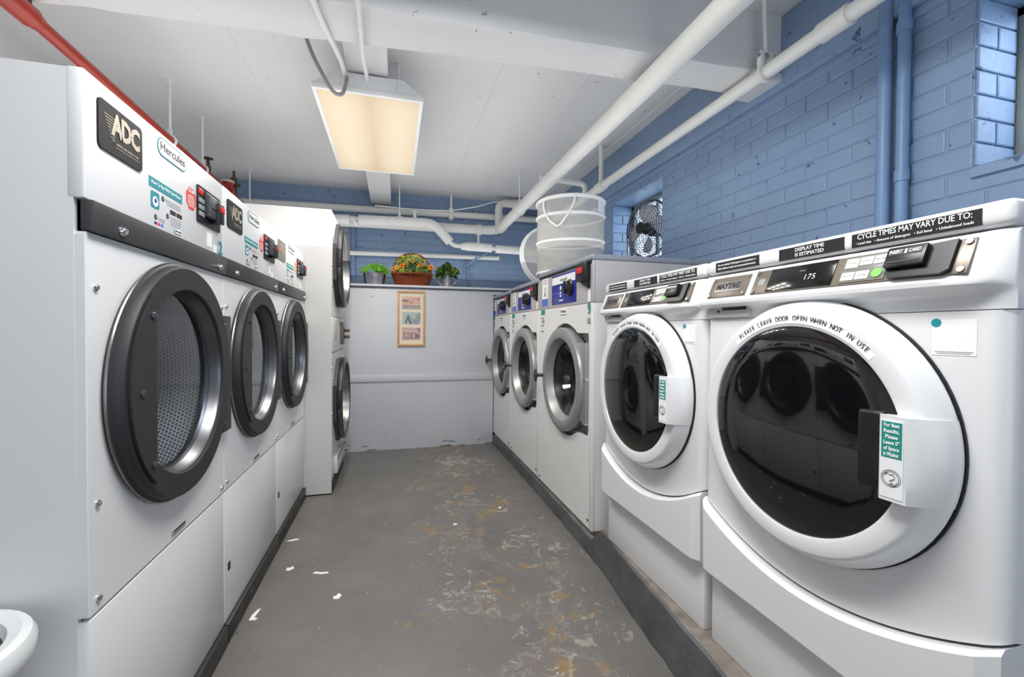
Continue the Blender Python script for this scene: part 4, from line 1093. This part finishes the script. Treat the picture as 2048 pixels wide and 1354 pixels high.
# ================================================================ CEILING LIGHT
def ceiling_light(x0, x1, y0, y1, z, label):
    t = thing('ceiling_light', label, 'ceiling light', ((x0 + x1) / 2, (y0 + y1) / 2, z))
    hx, hy = (x1 - x0) / 2, (y1 - y0) / 2
    # diffuser: a lit panel over two tubes
    tn = NT('lit_diffuser'); p = tn.p; o = tn.obj()
    sep = tn.n('ShaderNodeSeparateXYZ'); tn.l(o, sep.inputs[0])
    p.inputs['Base Color'].default_value = C(196, 178, 150); p.inputs['Roughness'].default_value = 0.5
    q = tn.math('MULTIPLY', sep.outputs[0], 1 / (hx * 0.55))
    q = tn.math('SUBTRACT', tn.math('ABSOLUTE', q), 1.0)      # distance from each of the two tubes
    gl = tn.math('SUBTRACT', 1.0, tn.math('MULTIPLY', tn.math('MULTIPLY', q, q), 0.42), clamp=True)
    ey = tn.math('MULTIPLY', sep.outputs[1], 1 / hy); ey = tn.math('POWER', tn.math('ABSOLUTE', ey), 8)
    gl = tn.math('SUBTRACT', gl, tn.math('MULTIPLY', ey, 0.35), clamp=True)
    tn.l(tn.ramp(gl, [(0.5, C(190, 168, 134)), (0.8, C(232, 212, 182)), (1.0, C(255, 242, 220))]), p.inputs['Emission Color'])
    p.inputs['Emission Strength'].default_value = LAMP
    fr = B(); f = 0.022
    fr.box(-hx, hx, -hy, -hy + f, -0.004, 0.022, 0.002).box(-hx, hx, hy - f, hy, -0.004, 0.022, 0.002).box(-hx, -hx + f, -hy + f, hy - f, -0.004, 0.022, 0.002).box(hx - f, hx, -hy + f, hy - f, -0.004, 0.022, 0.002)
    fr.done('frame', mat('lamp_frame_white', C(236, 236, 234), 0.4), t)
    B().box(-hx + f, hx - f, -hy + f, hy - f, 0.0, 0.006).done('diffuser', tn.m, t, 'warm glowing diffuser panel')
    b = B(); bm_ = b.bm
    lo = [bm_.verts.new((sx * hx * 0.99, sy * hy * 0.995, 0.022)) for sx, sy in ((-1, -1), (1, -1), (1, 1), (-1, 1))]
    hi = [bm_.verts.new((sx * (hx - 0.11), sy * (hy - 0.012), 0.105)) for sx, sy in ((-1, -1), (1, -1), (1, 1), (-1, 1))]
    bm_.faces.new(hi)
    for i in range(4): bm_.faces.new((lo[i], lo[(i + 1) % 4], hi[(i + 1) % 4], hi[i]))
    b.done('housing', mat('lamp_housing_white', C(226, 228, 232), 0.18, coat=0.5), t, 'glossy white sloped lamp housing', smooth=0)
    screws(t, [(sx * hx, -hy + 0.006 + 0.145 * 0 + k * 0.002, 0.035 + k * 0.018) for sx in (-0.5, 0.5) for k in range(4)], CHROME, 0.005, 0.003)
    return t
LAMP = 0.31
for lx in (-0.29, 0.02):                      # the two tubes inside the fixture
    for ly in (2.72, 3.0, 3.28, 3.56):
        l = bpy.data.lights.new('lamp_tube_light', 'SPOT'); l.energy = 10.5; l.spot_size = math.radians(172); l.spot_blend = 1.0; l.shadow_soft_size = 0.0; l.color = (1, 0.965, 0.9)
        o = bpy.data.objects.new('lamp_tube_light', l); COL.objects.link(o); o.location = (lx, ly, 2.505)
lamp = ceiling_light(-0.428, 0.159, 2.535, 3.755, 2.52, 'suspended fluorescent light with warm diffuser above the aisle')
ceiling_light(-0.175, 0.415, 0.14, 1.36, 2.585, 'added fluorescent light above the camera, out of view')  # unseen housing added so the overhead fill has a fixture
# stems between fixture and ceiling
t = thing('lamp_conduit', 'white conduit running under the beam to the ceiling light', 'conduit')
B().tube(bend([(-0.145, 2.66, 2.60), (-0.145, 2.50, 2.60), (-0.14, 2.12, 2.478), (-0.135, 1.80, 2.478), (-0.14, -1.0, 2.50)], 0.08, 5), 0.0105, 10).done('pipe_run', PIPEW, t)
for yy in (-0.45, 0.555):
    B().cyl((0.155, yy, 0.10), (0.155, yy, ZC - 2.52), 0.009, n=10).done('hanging_rod', PIPEW, lamp)
# armoured cable: along the beam, down to the lamp, with a slack loop
t = thing('lamp_cable', 'white and grey cable looping below the near end of the ceiling light', 'cable')
B().tube(bend([(-0.40, 1.20, 2.49), (-0.33, 1.60, 2.488), (-0.29, 1.95, 2.485), (-0.262, 2.12, 2.50), (-0.262, 2.42, 2.60), (-0.258, 2.60, 2.61)], 0.08, 5), 0.012, 10).done('white_cable', PIPEW, t)
B().box(-0.32, -0.28, 1.70, 1.735, 2.474, 2.502, 0.004).done('cable_clip', PIPEW, t)
pts = [(-0.43, 2.38, 2.795), (-0.43, 2.385, 2.70), (-0.395, 2.40, 2.60), (-0.345, 2.42, 2.51), (-0.312, 2.435, 2.462), (-0.285, 2.44, 2.445), (-0.262, 2.445, 2.455), (-0.25, 2.45, 2.49), (-0.247, 2.50, 2.56), (-0.25, 2.56, 2.60)]
sm = []
for i in range(len(pts) - 1):
    for k in range(4):
        s = k / 4; p0 = Vector(pts[max(i - 1, 0)]); p1 = Vector(pts[i]); p2 = Vector(pts[i + 1]); p3 = Vector(pts[min(i + 2, len(pts) - 1)])
        sm.append(0.5 * ((2 * p1) + (p2 - p0) * s + (2 * p0 - 5 * p1 + 4 * p2 - p3) * s * s + (3 * p1 - p0 - 3 * p2 + p3) * s ** 3))
sm.append(Vector(pts[-1]))
B().tube(sm, 0.0095, 8).done('slack_loop', mat('grey_cable', C(150, 148, 146), 0.5, 0.3), t)

# ================================================================ HAMPERS ON THE WASHERS
def hamper():
    cx, cy, z0, z1, r = 1.305, 3.12, 1.657, 2.195, 0.252
    t = thing('mesh_hamper', 'upright pop-up mesh laundry hamper with strap handles on the washers', 'hamper', (cx, cy, z0))
    H = z1 - z0
    b = B(); b.lathe((0, 0, 0), [(r, 0.0), (r * 1.012, H * 0.5), (r, H)], axis='z', n=64); b.done('mesh_wall', NET, t)
    b = B(); b.lathe((0, 0, 0), [(r, 0.004), (0.0005, 0.004)], axis='z', n=40); b.done('mesh_base', NET, t)
    trim = mat('white_fabric_binding', C(232, 232, 230), 0.7, var=0.03)
    for i, (h, w) in enumerate(((0.0, 0.010), (0.235, 0.010), (0.425, 0.012), (0.533, 0.014))):
        b = B(); b.tube([((r + 0.002) * math.cos(a), (r + 0.002) * math.sin(a), h + (0.012 * math.sin(a + 0.6) if 0 < i < 3 else 0)) for a in [2 * PI * k / 56 for k in range(56)]], w, 8, closed=True)
        b.done('hoop_binding', trim, t)
    # label patch and strap handles
    b = B(); b.lathe((0, 0, 0), [(r + 0.004, 0.435), (r + 0.004, 0.522)], axis='z', n=16, a0=math.radians(-62), a1=math.radians(-28)); b.done('label_patch', trim, t)
    for a_, b_, c_ in ((-150, -135, -108), (20, 45, 70)):
        P = lambda a, rr, z: (rr * math.cos(math.radians(a)), rr * math.sin(math.radians(a)), z)
        cps = [P(a_ - 12, r + 0.006, 0.53), P(a_ - 10, r + 0.014, 0.48), P(a_ - 6, r + 0.016, 0.42), P(a_ + 4, r + 0.016, 0.36), P(b_ + 2, r + 0.018, 0.315), P(b_ + 8, r + 0.016, 0.33), P(c_ - 8, r + 0.016, 0.40), P(c_, r + 0.016, 0.47), P(c_ + 2, r + 0.014, 0.51), P(c_ + 2, r + 0.006, 0.538)]
        B().tube(cps, 0.008, 6).done('strap_handle', trim, t)
    return t
hamper()
t = thing('flat_hamper', 'collapsed round mesh hamper leaning behind the upright hamper', 'hamper', (1.37, 3.70, 1.622), math.radians(8))
rr = 0.27; ML = Matrix.Rotation(math.radians(-7), 4, 'X') @ Matrix.Translation((0, 0, rr + 0.012))
b = B()
for y in (0.0, 0.025, 0.05):
    tube(b.bm, [ML @ Vector((rr * math.cos(2 * PI * k / 48), y, rr * math.sin(2 * PI * k / 48))) for k in range(48)], 0.011, 8, closed=True)
b.done('hoop_binding', MATS['white_fabric_binding'], t)
b = B(); lathe(b.bm, (0, 0.0, 0), [(rr, 0.0), (0.0005, -0.004)], n=48); lathe(b.bm, (0, 0.05, 0), [(rr, 0.0), (0.0005, 0.004)], n=48); xf(b.bm, b.bm.verts, ML); b.done('mesh_face', NET, t)

# ================================================================ FAN IN THE WINDOW
def fan():
    t = thing('floor_fan', 'chrome wire-cage fan with pale blades standing in the far window', 'fan', (1.985, 3.12, 1.79), math.radians(12))
    R, zc = 0.225, 0.262
    wire = mat('dark_chrome_wire', C(90, 90, 98), 0.25, 1.0)
    def ring(bm, x, r, w=0.0022): tube(bm, [(x, r * math.cos(2 * PI * k / 40), zc + r * math.sin(2 * PI * k / 40)) for k in range(40)], w, 5, closed=True)
    for nm, sgn in (('front_guard', -1), ('rear_guard', 1)):
        bm = bmesh.new()
        for k in range(11):
            r = 0.05 + (R - 0.05) * k / 10; ring(bm, sgn * (0.085 - 0.055 * (r / R) ** 3), r)
        for k in range(14):
            a = 2 * PI * k / 14
            tube(bm, [(sgn * (0.085 - 0.055 * (r / R) ** 3), r * math.cos(a), zc + r * math.sin(a)) for r in (0.03, 0.09, 0.14, 0.18, R)], 0.0018, 5)
        finish(nm, bm, wire, t)
    bm = bmesh.new(); tube(bm, [(0.0, R * math.cos(2 * PI * k / 48), zc + R * math.sin(2 * PI * k / 48)) for k in range(48)], 0.007, 8, closed=True)
    for k in range(10):
        a = 2 * PI * k / 10; cyl(bm, (-0.032, R * math.cos(a), zc + R * math.sin(a)), (0.032, R * math.cos(a), zc + R * math.sin(a)), 0.003, n=6)
    finish('rim', bm, wire, t)
    bl = mat('pale_metal_blade', C(214, 216, 226), 0.35, 0.2)
    for k in range(4):
        bm = bmesh.new(); g = []
        for i in range(7):
            r = 0.045 + 0.145 * i / 6; w = 0.35 + 0.35 * math.sin(PI * (i + 0.6) / 7.2)
            g.append([bm.verts.new((-0.03 + 0.06 * (j / 5) * (1 - 0.3 * i / 6), r * math.cos(k * PI / 2 + w * (j / 5 - 0.5) * 1.6), zc + r * math.sin(k * PI / 2 + w * (j / 5 - 0.5) * 1.6))) for j in range(6)])
        for a, b_ in zip(g, g[1:]):
            for j in range(5): bm.faces.new((a[j], a[j + 1], b_[j + 1], b_[j]))
        o = finish('blade', bm, bl, t); sd = o.modifiers.new('thickness', 'SOLIDIFY'); sd.thickness = 0.002
    B().cyl((-0.03, 0, zc), (0.03, 0, zc), 0.045, n=20).cyl((0.03, 0, zc), (0.15, 0, zc), 0.055, 0.045, n=20).cyl((-0.095, 0, zc), (-0.082, 0, zc), 0.045, n=20).done('motor', BLACK, t)
    b = B(); b.tube(bend([(0.0, -0.245, zc), (0.0, -0.245, 0.02), (0.0, 0.245, 0.02), (0.0, 0.245, zc)], 0.10, 6), 0.011, 10)
    b.tube(bend([(-0.09, -0.16, 0.012), (0.06, -0.16, 0.012), (0.06, 0.16, 0.012), (-0.09, 0.16, 0.012)], 0.05, 5), 0.010, 10)
    b.cyl((0.0, -0.245, zc), (0.0, -R, zc), 0.008, n=8); b.cyl((0.0, 0.245, zc), (0.0, R, zc), 0.008, n=8)
    b.done('stand', CHROME, t)
    return t
fan()

# ================================================================ PLANTERS ON THE SHELF
def leaf(bm, base, d, L, w, up, fold=0.25):
    d = Vector(d).normalized(); s = d.cross(Vector(up)); s = s.normalized() if s.length > 1e-4 else Vector((1, 0, 0)); n = s.cross(d)
    base = Vector(base); rows = []
    for i, (u, ww) in enumerate(((0, 0.1), (0.3, 0.85), (0.6, 1.0), (0.85, 0.55), (1.0, 0.03))):
        c = base + d * (L * u) - Vector((0, 0, 1)) * (0.35 * L * u * u)
        rows.append([bm.verts.new(c - s * w * ww / 2 + n * w * ww * fold / 2), bm.verts.new(c), bm.verts.new(c + s * w * ww / 2 + n * w * ww * fold / 2)])
    for a, b_ in zip(rows, rows[1:]):
        for j in range(2): bm.faces.new((a[j], a[j + 1], b_[j + 1], b_[j]))
rnd = random.Random(11)
SZ = 1.685
# metal bucket with fern-like plant
t = thing('planted_bucket', 'small galvanised bucket with bright green plant on the shelf', 'plant', (-0.195, 4.73, SZ))
B().lathe((0, 0, 0), [(0.0005, 0.004), (0.090, 0.0), (0.092, 0.004), (0.112, 0.118), (0.116, 0.120), (0.114, 0.124), (0.106, 0.120), (0.104, 0.105), (0.0005, 0.10)], axis='z', n=36).done('bucket', GALV, t)
for a in (0, 180):
    B().lathe((0, 0, 0), [(0.0935, 0.004), (0.1135, 0.118)], axis='z', n=6, a0=math.radians(a - 34), a1=math.radians(a + 34)).done('side_plate', BROWNM, t)
bm = bmesh.new()
for (bx, h, n_, sp) in ((-0.055, 0.115, 16, 0.6), (0.045, 0.15, 26, 0.7)):
    for k in range(n_):
        a = rnd.uniform(0, 2 * PI); e = rnd.uniform(0.2, 1.35)
        z = 0.10 + rnd.uniform(0, 0.06)
        leaf(bm, (bx + 0.015 * math.cos(a), 0.02 * math.sin(a), z), (math.cos(a) * math.cos(e), math.sin(a) * math.cos(e) - 0.1, math.sin(e)), rnd.uniform(0.08, 0.13) * h / 0.13, rnd.uniform(0.028, 0.042), (0, -1, 0.6))
for k in range(5): leaf(bm, (0.035 + rnd.uniform(-0.02, 0.02), -0.02, 0.12), (rnd.uniform(-0.35, 0.3), -0.1, 1), 0.15, 0.034, (0, -1, 0.2))
finish('foliage', bm, LEAFB, t)['kind'] = 'stuff'
# wicker flower basket
t = thing('flower_basket', 'brown wicker basket of orange and yellow flowers on the shelf', 'flower basket', (0.185, 4.75, SZ))
bm = bmesh.new()
for k in range(9):
    z = 0.008 + k * 0.0135; sx = 0.155 + 0.045 * (k / 8) ** 0.8; sy = 0.105 + 0.03 * (k / 8)
    ph = k % 2 * PI
    tube(bm, [((sx + 0.004 * math.sin(18 * a + ph)) * math.cos(a), (sy + 0.004 * math.sin(18 * a + ph)) * math.sin(a), z) for a in [2 * PI * i / 72 for i in range(72)]], 0.0085, 6, closed=True)
wk = finish('basket', bm, WICKER, t)
bm = bmesh.new()
for s in (0, 1):
    tube(bm, [((0.206 + 0.006 * math.cos(14 * a + s * PI)) * math.cos(a), (0.142 + 0.006 * math.cos(14 * a + s * PI)) * math.sin(a), 0.128 + 0.006 * math.sin(14 * a + s * PI)) for a in [2 * PI * i / 84 for i in range(84)]], 0.009, 6, closed=True)
finish('braided_rim', bm, WICKER, t)
bm = bmesh.new()
for s in (0, 1):
    tube(bm, [(0.198 * math.cos(a) + 0.004 * math.cos(16 * a + s * PI), 0.006 * math.sin(16 * a + s * PI), 0.125 + 0.225 * math.sin(a) ** 0.85) for a in [PI * i / 40 for i in range(41)]], 0.009, 6)
finish('basket_handle', bm, WICKER, t)
B().lathe((0, 0, 0.0), [(0.17, 0.11), (0.0005, 0.125)], axis='z', n=24).done('soil', mat('moss_fill', C(60, 66, 36), 0.9, var=0.3), t)
for nm, mt_, cnt, zr in (('foliage', LEAFM, 200, (0.12, 0.27)), ('foliage', LEAFY, 110, (0.14, 0.33)), ('foliage', LEAFD, 100, (0.12, 0.27))):
    bm = bmesh.new()
    for k in range(cnt):
        a = rnd.uniform(0, 2 * PI); q = math.sqrt(rnd.random()); x = 0.175 * q * math.cos(a); y = 0.11 * q * math.sin(a)
        z = zr[0] + (zr[1] - zr[0]) * rnd.random() * (1 - 0.75 * (x / 0.19) ** 2)
        leaf(bm, (x, y, z), (x * 3 + rnd.uniform(-1, 1), y * 3 - 0.4 + rnd.uniform(-1, 1), rnd.uniform(0, 1.1)), rnd.uniform(0.035, 0.065), rnd.uniform(0.02, 0.034), (0, -1, 0.4))
    finish(nm, bm, mt_, t)['kind'] = 'stuff'
def flower(parent, x, y, z, r, m, ctr):
    bm = bmesh.new(); nrm = Vector((x * 1.5, -1, 0.55)).normalized(); u, w = frame_of(nrm)
    for ringi, (n_, rr_, lift) in enumerate(((7, 1.0, 0.15), (6, 0.68, 0.45), (4, 0.4, 0.6))):
        for k in range(n_):
            a = 2 * PI * (k + 0.5 * ringi) / n_; d = u * math.cos(a) + w * math.sin(a); sd = nrm.cross(d)
            c = Vector((x, y, z)) + nrm * (0.004 * ringi)
            p = [c, c + d * r * rr_ * 0.55 + sd * r * 0.36 * rr_ + nrm * r * lift * 0.5, c + d * r * rr_ + nrm * r * lift, c + d * r * rr_ * 0.55 - sd * r * 0.36 * rr_ + nrm * r * lift * 0.5]
            bm.faces.new([bm.verts.new(v) for v in p])
    f = finish('flower', bm, m, parent)
    b = B(); c = Vector((x, y, z)) + nrm * r * 0.2; b.cyl(c, c + nrm * r * 0.25, r * 0.2, r * 0.12, n=8); b.done('flower_centre', ctr, f)
for x, y, z, r, m_ in ((0.0, -0.07, 0.262, 0.034, YELLOW), (0.085, -0.08, 0.228, 0.036, ORANGE), (-0.105, -0.09, 0.205, 0.034, ORANGE), (-0.065, -0.08, 0.232, 0.030, YELLOW), (-0.185, -0.06, 0.172, 0.034, ORANGE), (-0.155, -0.07, 0.188, 0.032, YELLOW), (0.19, -0.05, 0.205, 0.036, ORANGE), (0.20, -0.02, 0.215, 0.034, YELLOW), (-0.11, -0.13, 0.145, 0.03, LEAFY), (-0.02, -0.02, 0.318, 0.028, LEAFY), (-0.10, 0.0, 0.285, 0.026, LEAFY)):
    flower(t, x, y, z, r, m_, BRASS)
# watering can with ivy
t = thing('planted_watering_can', 'small metal watering can filled with dark ivy on the shelf', 'plant', (0.555, 4.74, SZ))
B().lathe((0, 0, 0), [(0.0005, 0.003), (0.060, 0.0), (0.061, 0.004), (0.050, 0.14), (0.052, 0.144), (0.048, 0.144), (0.046, 0.13), (0.0005, 0.125)], axis='z', n=30).done('can', GALV, t)
b = B(); b.tube([(-0.050, 0, 0.012), (-0.085, 0, 0.050), (-0.118, 0, 0.085)], [0.013, 0.010, 0.008], 10); b.cyl((-0.116, 0, 0.082), (-0.138, 0, 0.100), 0.010, 0.024, n=14); b.done('spout', GALV, t)
b = B(); b.tube([(0.050, 0, 0.02), (0.085, 0, 0.055), (0.112, 0, 0.095), (0.112, 0, 0.130), (0.088, 0, 0.148), (0.052, 0, 0.135)], 0.006, 8); b.done('can_handle', GALV, t)
for mt_, cnt in ((LEAFD, 90), (LEAFM, 45), (LEAFY, 22)):
    bm = bmesh.new()
    for k in range(cnt):
        a = rnd.uniform(0, 2 * PI); q = math.sqrt(rnd.random()); x = 0.12 * q * math.cos(a); y = 0.08 * q * math.sin(a); z = 0.125 + rnd.uniform(0, 0.15) * (1 - 0.6 * q)
        leaf(bm, (x * 0.75, y * 0.75, z), (x * 9 + rnd.uniform(-.6, .6), y * 9 - 0.5 + rnd.uniform(-.6, .6), rnd.uniform(-0.2, 0.9)), rnd.uniform(0.045, 0.07), rnd.uniform(0.034, 0.05), (0, -1, 0.5))
    if mt_ is LEAFD:
        for k in range(5): leaf(bm, (0.0, 0, 0.23), (rnd.uniform(-0.8, 0.5), -0.3, 1), 0.06, 0.04, (0, -1, 0))
    finish('foliage', bm, mt_, t)['kind'] = 'stuff'

# ================================================================ PICTURE
t = thing('framed_picture', 'tall light wood frame with three small prints on the partition', 'picture', (0.172, 4.6, 1.062))
W_, H_, fw = 0.276, 0.565, 0.020
b = B(); b.box(-W_ / 2, W_ / 2, -0.022, 0, 0, fw, 0.002).box(-W_ / 2, W_ / 2, -0.022, 0, H_ - fw, H_, 0.002).box(-W_ / 2, -W_ / 2 + fw, -0.022, 0, fw, H_ - fw, 0.002).box(W_ / 2 - fw, W_ / 2, -0.022, 0, fw, H_ - fw, 0.002); b.done('frame', WOOD, t)
B().box(-W_ / 2 + fw, W_ / 2 - fw, -0.010, -0.004, fw, H_ - fw).done('mat_board', MATB, t)
def art(name, z0, base, shapes):
    pw = 0.092
    o = B().box(-pw, pw, -0.0115, -0.010, z0, z0 + 0.125).done(name, mat(base[0], base[1], 0.7, var=0.12, scale=30), t)
    for i, (poly, nm, colr) in enumerate(shapes):
        B().prism([(x * pw, z0 + z * 0.125) for x, z in poly], -0.0122 - 0.0003 * i, -0.0114).done('print_shape', mat(nm, colr, 0.7, var=0.1, scale=40), o)
art('print', 0.380, ('print_peach', C(226, 176, 152)), [([(-1, 0), (1, 0), (1, .28), (-1, .28)], 'print_slate', C(128, 120, 126)), ([(-1, .60), (-.28, .56), (-.30, .70), (-.95, .78)], 'print_mauve', C(112, 96, 112)), ([(-1, .34), (-.4, .36), (-.3, .52), (-1, .5)], 'print_sand', C(216, 170, 120)), ([(.55, .7), (.78, .9), (.95, .72), (.8, .78)], 'print_brown', C(130, 104, 92)), ([(-.1, .38), (.2, .6), (.1, .6), (-.15, .42)], 'print_brown', C(130, 104, 92))] + [([(-.95 + .28 * k, .03), (-.78 + .28 * k, .03), (-.78 + .28 * k, .22), (-.95 + .28 * k, .22)], 'print_pale', C(196, 186, 184)) for k in range(7)])
art('print', 0.222, ('print_grey_green', C(176, 192, 190)), [([(.05, .2), (.6, 0), (1, .35), (1, .95), (.7, .95), (.45, .55)], 'print_steel', C(138, 150, 152)), ([(-.7, .1), (-.45, .7), (-.3, .75), (-.5, .1)], 'print_dark_green', C(70, 82, 78)), ([(-.35, .85), (-.1, .35), (.1, .05), (-.15, .02), (-.4, .4)], 'print_dark_green', C(70, 82, 78)), ([(-.2, .7), (.2, .35), (.4, .1), (.2, .3), (-.15, .55)], 'print_dark_green', C(70, 82, 78))])
art('print', 0.064, ('print_rose', C(196, 160, 154)), [([(-.9, .05), (.95, .05), (.95, .2), (-.9, .2)], 'print_rose_grey', C(176, 146, 142)), ([(-.8, .18), (.75, .12), (.98, .32), (.6, .55), (-.8, .55)], 'print_maroon', C(134, 92, 90)), ([(-.72, .22), (-.4, .22), (-.4, .5), (-.72, .5)], 'print_rose_pale', C(206, 176, 170)), ([(-.3, .2), (-.1, .2), (-.1, .5), (-.3, .5)], 'print_rose_pale', C(206, 176, 170)), ([(.1, .2), (.4, .2), (.4, .5), (.1, .5)], 'print_rose_pale', C(206, 176, 170)), ([(-1, .6), (.1, .62), (.95, .42), (.6, .75), (-.6, .85)], 'print_rose_light', C(212, 172, 166)), ([(.6, .95), (.95, .95), (.95, .6)], 'print_maroon', C(134, 92, 90))])
B().box(-W_ / 2 + fw, W_ / 2 - fw, -0.0165, -0.0150, fw, H_ - fw).done('picture_glass', glass('picture_glazing', (0.97, 0.97, 0.97, 1), 0.6, 0.1), t)

# ================================================================ SMALL THINGS ON THE FLOOR
def flake(x, y, pts, label, rz=0.0, z=0.0):
    bm = bmesh.new(); top = [bm.verts.new((px, py, 0.0012 + 0.0025 * abs(math.sin(i * 1.7)))) for i, (px, py) in enumerate(pts)]; lo = [bm.verts.new((px, py, 0.0)) for px, py in pts]
    bm.faces.new(top); bm.faces.new(lo[::-1])
    for i in range(len(pts)): bm.faces.new((lo[i], lo[(i + 1) % len(pts)], top[(i + 1) % len(pts)], top[i]))
    o = finish('paint_flake', bm, FLAKE); o.location = (x, y, z); o.rotation_euler = (0, 0, rz)
    tag(o, label, 'paint flake', 'white scraps on the floor')
S = 0.0008
flake(-0.565, 2.745, [(-45 * S, -8 * S), (-10 * S, -14 * S), (30 * S, -6 * S), (42 * S, 12 * S), (10 * S, 14 * S), (-20 * S, 2 * S)], 'thin white scrap by the foot of the second and third dryers')
flake(-0.510, 2.42, [(-22 * S, -18 * S), (0, -28 * S), (24 * S, -2 * S), (12 * S, 22 * S), (-2 * S, 8 * S), (-20 * S, 12 * S)], 'small three-cornered white scrap out from the middle dryer')
flake(-0.355, 2.335, [(-48 * S, 12 * S), (-18 * S, -4 * S), (14 * S, -12 * S), (50 * S, -14 * S), (44 * S, 4 * S), (8 * S, 6 * S), (-30 * S, 24 * S)], 'longest curled white scrap lying in the aisle')
flake(-0.248, 2.11, [(-18 * S, -20 * S), (10 * S, -26 * S), (22 * S, 6 * S), (4 * S, 30 * S), (-8 * S, 6 * S), (-24 * S, 4 * S)], 'white scrap lying nearest the middle of the aisle')
flake(-0.572, 2.06, [(-18 * S, -40 * S), (14 * S, -48 * S), (24 * S, -34 * S), (4 * S, -26 * S), (16 * S, 52 * S), (2 * S, 44 * S), (-14 * S, 0)], 'hooked white scrap beside the black kick plate')
flake(0.374, 2.72, [(-16 * S, -10 * S), (14 * S, -12 * S), (18 * S, 8 * S), (-10 * S, 12 * S)], 'tiny white scrap left of the worn ochre floor patch')
flake(0.705, 2.90, [(-18 * S, -8 * S), (4 * S, -14 * S), (22 * S, 6 * S), (6 * S, 20 * S), (-4 * S, 4 * S)], 'tiny white scrap nearest the curb and washers')
# white bin at the lower left edge of the view
t = thing('waste_bin', 'white plastic bin with thick rolled rim beside the nearest dryer', 'bin', (-0.80, 0.95, 0))
B().lathe((0, 0, 0), [(0.0005, 0.004), (0.105, 0.0), (0.11, 0.006), (0.132, 0.60), (0.128, 0.61), (0.122, 0.60), (0.10, 0.02), (0.0005, 0.016)], axis='z', n=40).done('bucket', BIN, t)
B().lathe((0, 0, 0), [(0.130, 0.585), (0.150, 0.595), (0.163, 0.615), (0.165, 0.640), (0.158, 0.655), (0.145, 0.660), (0.126, 0.652), (0.120, 0.635)], axis='z', n=48).done('rolled_rim', BIN, t)
